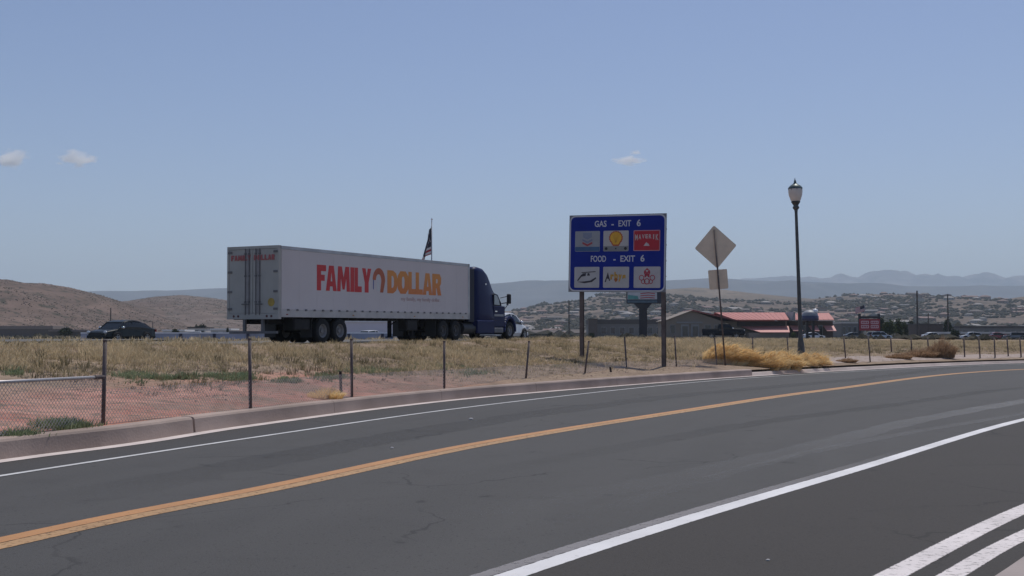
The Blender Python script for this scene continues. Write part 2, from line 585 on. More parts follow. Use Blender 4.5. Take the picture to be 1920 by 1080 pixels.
def build_setting():
    # ground sheet to the horizon
    xs = np.unique(np.concatenate([-np.geomspace(60, 7900, 26)[::-1], np.arange(-60, 130, 2.0), np.geomspace(132, 7900, 24)]))
    ys = np.unique(np.concatenate([[-480, -250, -120, -60], np.arange(-40, 160, 2.0), np.geomspace(162, 13900, 50)]))
    X, Y = np.meshgrid(xs, ys, indexing='ij')
    t, s = ts(X, Y)
    Z = np.where(s > 1.5, -.04 - .25 * (np.interp(t, WT, WS) > s + .3), np.where(s < -1, zh(t) - .07, -.3))
    far = smooth((np.hypot(X, Y) - 180) / 200)
    Z = np.where(s < -1, Z * (1 - far) + (1.15) * far, Z)
    V = np.stack([X.ravel(), Y.ravel(), Z.ravel()], 1)
    soil = mat('plain_soil', (.17, .14, .105), .95, var=.25, scale=.05, bump=.3, bscale=.5, spec=.1)
    np_mesh('ground', V, grid_faces(len(xs), len(ys)), soil)['kind'] = 'structure'
    # sloping field between the road and the highway
    n, k = 420, 70
    idx = np.linspace(8, len(W) - 5, n)
    wt = np.interp(idx, np.arange(len(W)), WT)
    ws = np.interp(idx, np.arange(len(W)), WS)
    us = np.linspace(0, 1, k)
    sw = ws - .22
    S = sw[:, None] + (HEDGE - .6 - sw)[:, None] * us[None, :]
    T = np.repeat(wt[:, None], k, 1)
    X = HA[0] + HD[0] * T + HN[0] * S
    Y = HA[1] + HD[1] * T + HN[1] * S
    Z = zfield(X, Y)
    Z[:, -1] = zh(T[:, -1]) - .1
    uv = np.stack([T.ravel(), np.repeat(us[None, :], n, 0).ravel()], 1)
    f = np_mesh('field', np.stack([X.ravel(), Y.ravel(), Z.ravel()], 1), grid_faces(n, k)[:, ::-1], dirt_material(), uv=uv, smooth=True)
    f['kind'] = 'structure'
    # road sheet
    N = 400
    def rs(c):
        s = arclen(c); t_ = np.linspace(0, s[-1], N)
        return np.stack([np.interp(t_, s, c[:, 0]), np.interp(t_, s, c[:, 1])], 1)
    def sheet(name, A, B, z, m):
        A, B = rs(A), rs(B)
        q = np.linspace(0, 1, 9)
        V = np.zeros((N, 9, 3))
        V[:, :, :2] = A[:, None] * (1 - q)[None, :, None] + B[:, None] * q[None, :, None]
        V[:, :, 2] = z
        s = arclen(A)
        wdt = np.linalg.norm(A - B, axis=1)
        uv = np.stack([np.repeat(s[:, None], 9, 1).ravel(), (wdt[:, None] * q[None, :]).ravel()], 1)
        o = np_mesh(name, V.reshape(-1, 3), grid_faces(N, 9), m, uv=uv)
        o['kind'] = 'structure'
        return o
    sheet('road', W, ER, 0., asphalt('asphalt_road', .0485, (1.03, 1, .96)))
    sheet('road_shoulder', LT - normals(LT) * .04, ER, .003, asphalt('asphalt_shoulder', .028, (1.14, 1, .88), False))
    # darker strip between kerb and edge line
    sheet('road_shoulder', W - normals(W) * .26, LW + normals(LW) * .02, .003, asphalt('asphalt_edge', .040, (1.05, 1, .96), False))
    conc = mat('kerb_concrete', (.40, .315, .27), .9, var=.26, scale=.55, bump=.3, bscale=25, spec=.2, col2=(.47, .37, .32), detail=9.)
    gut = mat('gutter_concrete', (.62, .55, .52), .9, var=.12, scale=2, bump=.2, bscale=25, spec=.2)
    strip('gutter', W, 0.02, -.26, .008, gut)['kind'] = 'structure'
    white = paint('white_line_paint', (.62, .62, .61), .25)
    white_t = paint('thick_white_paint', (.74, .73, .73), .12, edge=.08)
    old = paint('faded_white_paint', (.40, .38, .385), .35, op=.55, edge=.2, fade=7)
    yel = paint('yellow_line_paint', (.50, .24, .085), .2, edge=.06)
    wornw = paint('worn_double_paint', (.74, .68, .66), .45, edge=.10, spk=34)
    dust = paint('polished_tyre_track', (.23, .23, .23), .6, edge=.45, spk=.6, op=.55, fade=22)
    def line(name, c, w0, w1, z, m, a=None, b=None):
        o = strip(name, sub(c, a if a is not None else 0, b if b is not None else arclen(c)[-1], .4), w0, w1, z, m)
        o['kind'] = 'structure'
        return o
    line('edge_line', LW, .055, -.055, .006, white)
    line('centre_line', LY, .205, .0, .004, yel)
    line('centre_line', LY, -.001, -.205, .004, paint('yellow_line_worn', (.46, .27, .12), .5, edge=.10))
    line('lane_line', LT, .10, -.10, .006, white_t)
    strip('faded_lane_line', sub(LT, 0, s_at_px(LT, 1720), .4)[::-1], -.105, -.24, .004, old)['kind'] = 'structure'
    line('double_line', LA, .10, -.10, .006, wornw)
    line('double_line', LB, .085, -.085, .006, wornw)
    TR = catmull([g2(700, 990), g2(1100, 925), g2(1507, 838), g2(1707, 789), g2(1920, 751), (21, 41), (34, 53), (55, 68)])
    line('tyre_track', TR, .20, -.36, .002, dust)
    TR2 = catmull([g2(900, 1010), g2(1100, 962), g2(1300, 905), g2(1500, 852), g2(1700, 812), g2(1920, 775), (20, 38), (33, 50)])
    line('tyre_track', TR2, .12, -.16, .0025, paint('faint_tyre_track', (.20, .20, .20), .8, edge=.6, spk=.8, op=.4, fade=10))
    TR3 = catmull([g2(760, 905), g2(1100, 850), g2(1400, 795), g2(1700, 755), g2(1920, 727), (27, 46), (42, 58)])
    line('tyre_track', TR3, .25, -.35, .0015, paint('dark_tyre_track', (.02, .02, .02), .8, edge=.7, spk=.5, op=.22, fade=12))
    TR4 = catmull([g2(0, 960), g2(480, 868), g2(900, 792), g2(1280, 741), g2(1600, 712), (26, 66), (45, 82)])
    line('tyre_track', TR4, .5, -.5, .0012, paint('dark_tyre_track2', (.02, .02, .02), .8, edge=.7, spk=.4, op=.20, fade=6))
    # kerb wall in sections up to its end, then an ordinary low kerb
    sW = arclen(W)
    sA = s_at_px(W, 368); sEnd = s_at_px(W, 1410)
    kw = thing('kerb_wall', 'low grey brown concrete wall along the far edge of the road, below the fence', 'wall')
    cuts = [sA + k * 5.3 for k in range(-7, 20) if sA + k * 5.3 < sEnd - 2] + [sEnd]
    cuts = [c for c in cuts if c > 2]
    dark = mat('joint_dark', (.05, .045, .04), .95, var=0)
    for a, b in zip(cuts[:-1], cuts[1:]):
        gap = .035 if abs(a - sA) < .1 or abs(b - sA) < .1 else .012
        c = sub(W, a + (gap if abs(a - sA) < .1 else .006), b - (gap if abs(b - sA) < .1 else .006), .6)
        nn = normals(c)
        prof = [(0.0, -.05), (.03, .23), (.055, .262), (.09, .27), (.27, .275), (.30, .25), (.30, 0.0)]
        V = []
        for i in range(len(c)):
            for off, z in prof:
                p = c[i] + nn[i] * off
                V.append((p[0], p[1], z))
        k = len(prof)
        F = []
        for i in range(len(c) - 1):
            for j in range(k - 1):
                F.append((i * k + j, i * k + j + 1, (i + 1) * k + j + 1, (i + 1) * k + j)[::-1])
        F.append(tuple(reversed(range(k)))); F.append(tuple(range((len(c) - 1) * k, len(c) * k)))
        mb = MB(); mb.add(V, F); mb.build('wall_section', conc, kw)
    c = sub(W, sEnd + .01, sW[-1] - 2, 1.0)
    nn = normals(c)
    prof = [(0.0, -.05), (.12, .11), (.16, .14), (.35, .145), (1.0, .20), (1.3, .1)]
    V, F, k = [], [], 6
    for i in range(len(c)):
        for off, z in prof:
            p = c[i] + nn[i] * off; V.append((p[0], p[1], z))
    for i in range(len(c) - 1):
        for j in range(k - 1):
            F.append((i * k + j, i * k + j + 1, (i + 1) * k + j + 1, (i + 1) * k + j)[::-1])
    mb = MB(); mb.add(V, F); mb.build('kerb', mat('low_kerb_concrete', (.48, .40, .36), .9, var=.15, scale=.7))['kind'] = 'structure'
    c = sub(W, s_at_px(W, 1545), sW[-1] - 2, 1.0); nn = normals(c)
    V, F = [], []
    offs = [.36, 1.2, 2.2, 3.4]
    for i in range(len(c)):
        for off in offs:
            p = c[i] + nn[i] * off; V.append((p[0], p[1], max(.13, terr(p[0], p[1]) + .035) if off > .4 else .142))
    for i in range(len(c) - 1):
        for j in range(3):
            F.append((i * 4 + j, i * 4 + j + 1, (i + 1) * 4 + j + 1, (i + 1) * 4 + j)[::-1])
    mb = MB(); mb.add(V, F); mb.build('gravel_verge', mat('verge_gravel', (.34, .27, .23), .95, var=.2, scale=2, bump=.4, bscale=12))['kind'] = 'structure'
    # pavement on the camera's side
    c = ER
    nn = normals(c)
    pv = mat('pavement_concrete', (.33, .28, .26), .9, var=.12, scale=.8, bump=.2, bscale=30)
    strip('pavement', c, 0.0, -4.2, .1, pv)['kind'] = 'structure'
    V = []; F = []
    for i in range(len(c)):
        V += [(c[i][0], c[i][1], -.02), (c[i][0], c[i][1], .1)]
    F = [(2 * i, 2 * i + 1, 2 * i + 3, 2 * i + 2) for i in range(len(c) - 1)]
    mb = MB(); mb.add(V, F); mb.build('kerb', pv)['kind'] = 'structure'
    # highway: near carriageway, median barrier side, far carriageway
    hasp = asphalt('highway_asphalt', .10, (1.03, 1, .97), False)
    tt = np.arange(-90, 420, 4.0)
    def hstrip(name, s0, s1, dz, m):
        V = []
        for t in tt:
            for s in (s0, s1):
                p = hp(t, s, dz); V.append(tuple(p))
        k = len(tt); i = np.arange(k - 1) * 2
        F = np.stack([i, i + 1, i + 3, i + 2], 1)
        o = np_mesh(name, np.array(V), F, m); o['kind'] = 'structure'; return o
    hstrip('highway', HEDGE, -9.5, 0, hasp)
    hstrip('highway_far_lanes', -21, -33, .01, hasp)
    wp = mat('highway_paint', (.28, .28, .27), .7, var=.1)
    hstrip('highway_edge_line', .9, .75, .008, wp)
    hstrip('highway_edge_line', -7.3, -7.45, .008, mat('highway_yellow', (.5, .3, .06), .7, var=.1))
build_setting()

# ------------------------------------------------------------------ hills and mountains
def hill(name, D, depth_f, depth_b, prof, m, x_pad=(0, 0), nx=160, ny=40, base=1.0, rough=.06, power=1.0, seed=0, kind='structure', ret=False):
    """ridge at distance D whose skyline follows prof [(photo px, py)]; real slopes in front and behind"""
    xs0 = [(P(px, py, D).x, P(px, py, D).z) for px, py in prof]
    px_, pz_ = [a for a, b in xs0], [b for a, b in xs0]
    x0, x1 = px_[0] - x_pad[0], px_[-1] + x_pad[1]
    X = np.linspace(x0, x1, nx)
    Yv = np.concatenate([np.linspace(D - depth_f, D, ny), np.linspace(D, D + depth_b, ny // 2)[1:]])
    r = np.random.default_rng(seed)
    ph = r.uniform(0, 6.28, (14, 2)); fr = r.uniform(.6, 5, (14, 2)) * 6.28 / (depth_f + depth_b)
    am = r.uniform(.3, 1, 14) / (1 + np.arange(14) * .15)
    def height(x, y):
        x = np.asarray(x, float); y = np.asarray(y, float)
        h = np.interp(x, px_, pz_) - base
        ef = smooth((x - x0) / max(1, x_pad[0])) if x_pad[0] else 1
        eb = smooth((x1 - x) / max(1, x_pad[1])) if x_pad[1] else 1
        v = np.where(y <= D, np.clip((y - (D - depth_f)) / depth_f, 0, 1), np.clip((D + depth_b - y) / depth_b, 0, 1))
        nse = sum(a * np.sin(x * f[0] + p[0] + 1.5 * np.sin(y * f[1] + p[1])) * np.cos(y * f[1] + p[1] * 2) for a, f, p in zip(am, fr, ph))
        env = smooth(v) if power == 1.0 else smooth(v) ** power
        gul = 1 + rough * nse * (1 - v) * 4 * v ** .5
        return base - 1.5 + (h * ef * eb + 1.5) * env * gul
    XX, YY = np.meshgrid(X, Yv, indexing='ij')
    Z = height(XX, YY)
    o = np_mesh(name, np.stack([XX.ravel(), YY.ravel(), Z.ravel()], 1), grid_faces(nx, len(Yv)), m, smooth=True)
    o['kind'] = kind
    return (o, height) if ret else o

def hill_mat(name, c1, c2, dots, dotcol, sc):
    m = bpy.data.materials.new(name)
    m.use_nodes = True
    nt = m.node_tree
    b = nt.nodes['Principled BSDF']
    b.inputs['Roughness'].default_value = 1
    b.inputs['Specular IOR Level'].default_value = .05
    tc = nd(nt, 'ShaderNodeTexCoord'); o = tc.outputs['Object']
    c = mix_rgb(nt, noise_fac(nt, o, sc, 8, .35, .65, .65), c1, c2)
    c = mix_rgb(nt, noise_fac(nt, o, sc * 3.3, 5, .45, .7, .6, vscale=(1, 1, 5)), c, tuple(x * 1.3 for x in c2))
    c = mix_rgb(nt, noise_fac(nt, o, dots, 4, .53, .62, .7), c, dotcol)
    nt.links.new(c, b.inputs['Base Color'])
    return m
m_left = hill_mat('left_hill_rock', (.105, .082, .068), (.16, .115, .094), .11, (.075, .066, .05), .009)
m_left2 = hill_mat('far_left_hill_rock', (.13, .095, .08), (.165, .13, .11), .08, (.10, .09, .075), .01)
m_town = hill_mat('town_slope', (.12, .095, .078), (.165, .13, .105), .05, (.07, .06, .052), .008)
m_dome = hill_mat('dome_hill_grass', (.15, .112, .08), (.18, .138, .10), .03, (.11, .09, .065), .004)
m_mesa = hill_mat('mesa_rock', (.05, .047, .055), (.085, .078, .085), .004, (.10, .09, .09), .001)
m_mount = hill_mat('mountain_rock', (.10, .075, .08), (.20, .16, .15), .003, (.08, .07, .07), .0008)

_, left_h = hill('hill', 900, 500, 500, [(-600, 600), (-300, 548), (-60, 531), (0, 525), (15, 524), (50, 532), (80, 531), (130, 539), (190, 554), (228, 567), (262, 582), (300, 596), (350, 612), (420, 622)],
     m_left, (150, 20), seed=3, rough=.16, nx=260, ret=True)
_, left_h2 = hill('hill', 1300, 600, 500, [(150, 600), (200, 585), (240, 575), (262, 567), (280, 560), (300, 556), (340, 553), (400, 559), (440, 565), (520, 575), (600, 592), (680, 610), (760, 624), (800, 628)],
     m_left2, (100, 30), seed=5, rough=.14, nx=220, ret=True)
TOWN, town_h = hill('hillside', 2100, 1350, 700, [(700, 606), (820, 596), (900, 590), (975, 583), (1000, 576), (1030, 572), (1080, 565), (1120, 556), (1180, 553), (1250, 564), (1330, 569), (1420, 568), (1480, 565),
     (1560, 557), (1600, 554), (1640, 556), (1700, 562), (1780, 568), (1840, 575), (1880, 579), (1960, 584), (2100, 590), (2300, 600)], m_town, (60, 200), seed=9, rough=.05, nx=200, ret=True)
hill('hill', 2900, 700, 700, [(1090, 566), (1150, 556), (1200, 549), (1250, 543), (1300, 540), (1340, 542.5), (1400, 549), (1480, 557), (1560, 566), (1640, 580), (1700, 590)], m_dome, (80, 60), seed=12, rough=.02)
hill('hill', 1900, 500, 500, [(1855, 592), (1878, 576), (1888, 567), (1900, 560), (1915, 557), (1960, 551), (2050, 548), (2300, 570), (2500, 590)], m_dome, (15, 100), seed=15, rough=.08)
hill('mesa', 7600, 1700, 900, [(-700, 560), (-200, 549), (160, 547), (230, 546.5), (300, 545), (365, 543.5), (410, 543), (440, 543), (600, 541), (760, 538), (880, 534), (930, 531.5), (975, 527.5), (1060, 527), (1150, 527.5), (1250, 526),
     (1330, 525), (1420, 526), (1500, 529), (1600, 534), (1700, 538), (1900, 536), (2100, 540), (2500, 560)], m_mesa, (300, 300), seed=21, rough=.10, nx=300)
jag = [(1000, 545), (1150, 532), (1250, 527), (1330, 524), (1395, 523), (1440, 520), (1465, 517.5), (1500, 520.5), (1530, 523), (1556, 520), (1566, 516.5), (1578, 514.5), (1588, 517), (1600, 520.5), (1615, 521), (1626, 516),
       (1642, 511.5), (1656, 510), (1668, 511.5), (1680, 513), (1692, 512.5), (1704, 517), (1716, 518), (1730, 515), (1742, 519), (1760, 520), (1778, 519), (1790, 522), (1805, 520), (1818, 516.5), (1834, 515),
       (1846, 512.5), (1858, 515), (1872, 519), (1890, 520), (1905, 517), (1935, 517), (1990, 512), (2060, 518), (2150, 514), (2300, 522), (2500, 530)]
_jr = random.Random(4)
jag = [(a, 519 + (b - 519) * 1.35) for a, b in jag]
_jx = list(range(1000, 2300, 6))
jag = [(a, float(np.interp(a, [q[0] for q in jag], [q[1] for q in jag])) + _jr.uniform(-.9, .9)) for a in _jx] + [(2500, 530)]
hill('mountain_range', 12000, 1800, 900, jag, m_mount, (800, 300), seed=33, rough=.10, nx=900, ny=60)
hill('mountain_range', 12400, 1500, 900, [(-800, 560), (-400, 556), (0, 554), (400, 552), (800, 548), (1000, 545), (1200, 540), (1500, 538)], m_mount, (300, 300), seed=35, rough=.08)

# ------------------------------------------------------------------ vegetation
def tone_mat(name, dark, light, rough=.95, trans=.25):
    m = bpy.data.materials.new(name)
    m.use_nodes = True
    nt = m.node_tree
    b = nt.nodes['Principled BSDF']
    b.inputs['Roughness'].default_value = rough
    b.inputs['Specular IOR Level'].default_value = .1
    at = nd(nt, 'ShaderNodeAttribute', attribute_name='tone')
    r = nd(nt, 'ShaderNodeValToRGB')
    r.color_ramp.elements[0].color = rgba(dark); r.color_ramp.elements[1].color = rgba(light)
    nt.links.new(at.outputs['Fac'], r.inputs[0])
    nt.links.new(r.outputs[0], b.inputs['Base Color'])
    tr = nd(nt, 'ShaderNodeBsdfTranslucent')
    nt.links.new(r.outputs[0], tr.inputs['Color'])
    mx = nd(nt, 'ShaderNodeMixShader'); mx.inputs[0].default_value = trans
    nt.links.new(b.outputs[0], mx.inputs[1]); nt.links.new(tr.outputs[0], mx.inputs[2])
    nt.links.new(mx.outputs[0], nt.nodes['Material Output'].inputs['Surface'])
    return m
def tufts(cx, cy, cz, h, spread, nb, w, lean=.5, tone=None, rng=RNG):
    """grass tufts: arrays of centres; nb blades each, every blade a bent pair of triangles"""
    n = len(cx)
    N = n * nb
    a = rng.uniform(0, 2 * np.pi, N)
    rr = np.repeat(spread, nb) * np.sqrt(rng.uniform(0, 1, N))
    bx = np.repeat(cx, nb) + rr * np.cos(a); by = np.repeat(cy, nb) + rr * np.sin(a)
    bz = np.repeat(cz, nb) - .02
    hh = np.repeat(h, nb) * rng.uniform(.45, 1.1, N)
    a2 = a + rng.normal(0, .7, N)
    ln = hh * rng.uniform(.1, 1, N) * lean
    tx, ty = bx + ln * np.cos(a2), by + ln * np.sin(a2)
    mx_, my_ = bx + ln * .3 * np.cos(a2), by + ln * .3 * np.sin(a2)
    wa = rng.uniform(0, 2 * np.pi, N)
    ww = w * rng.uniform(.6, 1.3, N)
    dx, dy = np.cos(wa) * ww / 2, np.sin(wa) * ww / 2
    V = np.zeros((N, 5, 3))
    V[:, 0] = np.stack([bx - dx, by - dy, bz], 1); V[:, 1] = np.stack([bx + dx, by + dy, bz], 1)
    V[:, 2] = np.stack([mx_ + dx * .8, my_ + dy * .8, bz + hh * .6], 1); V[:, 3] = np.stack([mx_ - dx * .8, my_ - dy * .8, bz + hh * .6], 1)
    V[:, 4] = np.stack([tx, ty, bz + hh], 1)
    i = np.arange(N) * 5
    F = np.concatenate([np.stack([i, i + 1, i + 2], 1), np.stack([i, i + 2, i + 3], 1), np.stack([i + 3, i + 2, i + 4], 1)])
    tn = np.repeat(tone if tone is not None else rng.uniform(0, 1, n), nb) + rng.normal(0, .18, N)
    return V.reshape(-1, 3), F, np.repeat(np.clip(tn, 0, 1), 5)

def build_grass():
    dry = tone_mat('dry_grass_blades', (.31, .255, .15), (.74, .60, .39), trans=.4)
    grn = tone_mat('green_weed_blades', (.16, .21, .11), (.36, .40, .24))
    # dry grass over the slope, thin near the kerb wall on the left
    n = 60000
    T = RNG.uniform(-22, 110, n)
    U = RNG.uniform(.02, 1.0, n) ** .8
    sw = np.interp(T, WT, WS)
    S = sw - .4 + (HEDGE + .1 - sw + .4) * U
    X = HA[0] + HD[0] * T + HN[0] * S; Y = HA[1] + HD[1] * T + HN[1] * S
    nz = np.sin(X * .55 + 2 * np.sin(Y * .23)) * np.sin(Y * .42 + 1.5 * np.sin(X * .31)) + .5 * np.sin(X * 1.7 + Y) 
    dens = np.clip((U - .30 - .10 * nz - .12 * smooth((T - -6) / -10.)) * 6, 0, 1)
    dens = np.where(T > -11, np.clip((U - .10 - .10 * nz) * 4, .05, 1), dens)
    dens *= .55 + .45 * smooth(nz * .7 + .6)
    keep = (RNG.uniform(0, 1, n) < dens) & (Y > 4)
    X, Y, U, nz, T = X[keep], Y[keep], U[keep], nz[keep], T[keep]
    Z = zfield(X, Y)
    h = RNG.uniform(.05, .25, len(X)) * (.7 + .5 * U) * (1 + .4 * nz)
    h *= np.where(U > .85, .7, 1)
    V, F, tn = tufts(X, Y, Z, h, RNG.uniform(.05, .25, len(X)), 9, .018, .9, np.clip(.45 + .3 * nz * .6 + RNG.normal(0, .2, len(X)), 0, 1))
    tag(np_mesh('dry_grass', V, F, dry, fcol=tn), 'dry straw coloured grass covering the slope between fence and highway', 'grass', kind='stuff')
    # taller olive brown clumps breaking up the slope
    n = 1500
    T = RNG.uniform(-22, 100, n); U = RNG.uniform(.25, .98, n)
    sw = np.interp(T, WT, WS); S = sw + (HEDGE + .1 - sw) * U
    X = HA[0] + HD[0] * T + HN[0] * S; Y = HA[1] + HD[1] * T + HN[1] * S
    k = (Y > 8) & (np.sin(X * .7 + 2 * np.sin(Y * .4)) * np.sin(Y * .5 + X * .15) > -.1)
    X, Y = X[k], Y[k]
    V, F, tn = tufts(X, Y, zfield(X, Y), RNG.uniform(.12, .30, len(X)), RNG.uniform(.06, .26, len(X)), 26, .014, .8)
    tag(np_mesh('olive_tufts', V, F, tone_mat('olive_tuft_blades', (.10, .088, .05), (.34, .29, .17), trans=.3), fcol=tn), 'darker olive brown clumps among the dry straw coloured grass', 'grass', kind='stuff')
    # grey green weeds in patches
    pts = []
    for px, py, rx, ry, k in ((445, 709, 24, 6, 190), (400, 706, 14, 3, 30), (115, 800, 45, 5, 150), (300, 712, 60, 6, 70), (35, 818, 30, 4, 50), (700, 697, 60, 5, 110), (620, 708, 40, 6, 60), (540, 715, 30, 4, 40),
                              (350, 708, 12, 4, 40), (900, 700, 40, 5, 30), (250, 706, 40, 5, 60), (810, 690, 60, 5, 30), (1040, 687, 6, 3, 10), (25, 700, 20, 8, 30)):
        for _ in range(k):
            p = on_field(px + random.gauss(0, rx * .5), py + random.gauss(0, ry * .5))
            pts.append(p)
    a = np.array(pts)
    V, F, tn = tufts(a[:, 0], a[:, 1], a[:, 2], RNG.uniform(.05, .17, len(a)), RNG.uniform(.06, .25, len(a)), 16, .02, .9)
    tag(np_mesh('weeds', V, F, grn, fcol=tn), 'low green weeds growing in patches on the red soil', 'weeds', kind='stuff')
    # thin grey stubble between the grass and the bare red soil
    n = 9000
    T = RNG.uniform(-22, 60, n); U = RNG.uniform(.08, .62, n)
    sw = np.interp(T, WT, WS); S = sw - .4 + (HEDGE + .1 - sw + .4) * U
    X = HA[0] + HD[0] * T + HN[0] * S; Y = HA[1] + HD[1] * T + HN[1] * S
    nz = np.sin(X * .8 + np.sin(Y * .5)) * np.sin(Y * .6 + X * .2)
    k = (RNG.uniform(0, 1, n) < np.clip((U - .16) * 3 + .35 * nz, .03, 1)) & (Y > 6)
    X, Y = X[k], Y[k]
    V, F, tn = tufts(X, Y, zfield(X, Y), RNG.uniform(.03, .13, len(X)), RNG.uniform(.04, .22, len(X)), 9, .016, 1.1)
    tag(np_mesh('stubble', V, F, tone_mat('grey_stubble', (.19, .165, .12), (.40, .34, .26)), fcol=tn), 'thin grey stubble at the lower edge of the dry grass', 'grass', kind='stuff')
    # grass beyond the highway
    n = 5000
    T = RNG.uniform(-40, 330, n); S = np.where(RNG.uniform(0, 1, n) < .5, RNG.uniform(-20.5, -10, n), RNG.uniform(-60, -34, n))
    X = HA[0] + HD[0] * T + HN[0] * S; Y = HA[1] + HD[1] * T + HN[1] * S
    k = Y > 20
    X, Y, T = X[k], Y[k], T[k]
    Z = zh(T) - .06
    V, F, tn = tufts(X, Y, Z, RNG.uniform(.1, .4, len(X)), RNG.uniform(.1, .5, len(X)), 8, .06, .7)
    tag(np_mesh('median_grass', V, F, dry, fcol=tn), 'dry grass on the strip beyond the highway', 'grass', kind='stuff')
    # gravel and pebbles on the red soil
    n = 1800
    T = RNG.uniform(-22, 8, n); U = RNG.uniform(.02, .5, n)
    sw = np.interp(T, WT, WS); S = sw - .4 + (HEDGE - sw) * U
    X = HA[0] + HD[0] * T + HN[0] * S; Y = HA[1] + HD[1] * T + HN[1] * S
    k = Y > 6; X, Y = X[k], Y[k]
    Z = zfield(X, Y)
    r = RNG.uniform(.01, .035, len(X))
    base = np.array([[1, 0, 0], [0, 1, 0], [-1, 0, 0], [0, -1, 0], [0, 0, .8]])
    V = (base[None] * r[:, None, None] * RNG.uniform(.6, 1.3, (len(X), 5, 1)) + np.stack([X, Y, Z], 1)[:, None]).reshape(-1, 3)
    i = np.arange(len(X)) * 5
    F = np.concatenate([np.stack([i + a, i + (a + 1) % 4, i + 4], 1) for a in range(4)])
    tag(np_mesh('pebbles', V, F, mat('pebble_stone', (.26, .18, .14), .9, var=.4, scale=30)), 'small stones scattered over the red soil', 'gravel', kind='stuff')
build_grass()

def straw_mound(nb, rx, rz, lean, seed, w=.012):
    """wind combed mound of fine dry stems"""
    r = np.random.default_rng(seed)
    N = nb
    a = r.uniform(0, 2 * np.pi, N); q = np.sqrt(r.uniform(0, 1, N))
    bx, by = q * np.cos(a) * rx * .75, q * np.sin(a) * rx * .6
    el = r.uniform(.1, 1, N)
    L = rz * r.uniform(.65, 1.15, N) * (1.05 - .4 * q)
    out = .42 * q + .06
    seg = 4
    V = np.zeros((N, seg * 2 + 2, 3)); T = np.zeros((N, seg * 2 + 2))
    wa = r.uniform(0, np.pi, N)
    tone = np.clip(r.normal(.5, .22, N), 0, 1)
    for k in range(seg + 1):
        f = k / seg
        x = bx + (np.cos(a) * out * L * f + lean * L * f * f * 1.1 + r.normal(0, .012, N))
        y = by + np.sin(a) * out * L * f
        z = L * (f * (1.15 - .45 * f * f * (.5 + q)))
        ww = w * (1 - .7 * f)
        V[:, 2 * k] = np.stack([x - np.cos(wa) * ww, y - np.sin(wa) * ww, z], 1)
        V[:, 2 * k + 1] = np.stack([x + np.cos(wa) * ww, y + np.sin(wa) * ww, z], 1)
        T[:, 2 * k] = T[:, 2 * k + 1] = np.clip(tone - .0 * f, 0, 1)
    m = seg * 2 + 2
    i = np.arange(N) * m
    F = np.concatenate([np.stack([i + 2 * k, i + 2 * k + 1, i + 2 * k + 3, i + 2 * k + 2], 1) for k in range(seg)])
    return V.reshape(-1, 3), F, T.ravel()
gold = tone_mat('golden_straw', (.74, .53, .25), (.98, .80, .48), trans=.5)
brownm = tone_mat('brown_dry_stems', (.30, .185, .11), (.56, .39, .24))
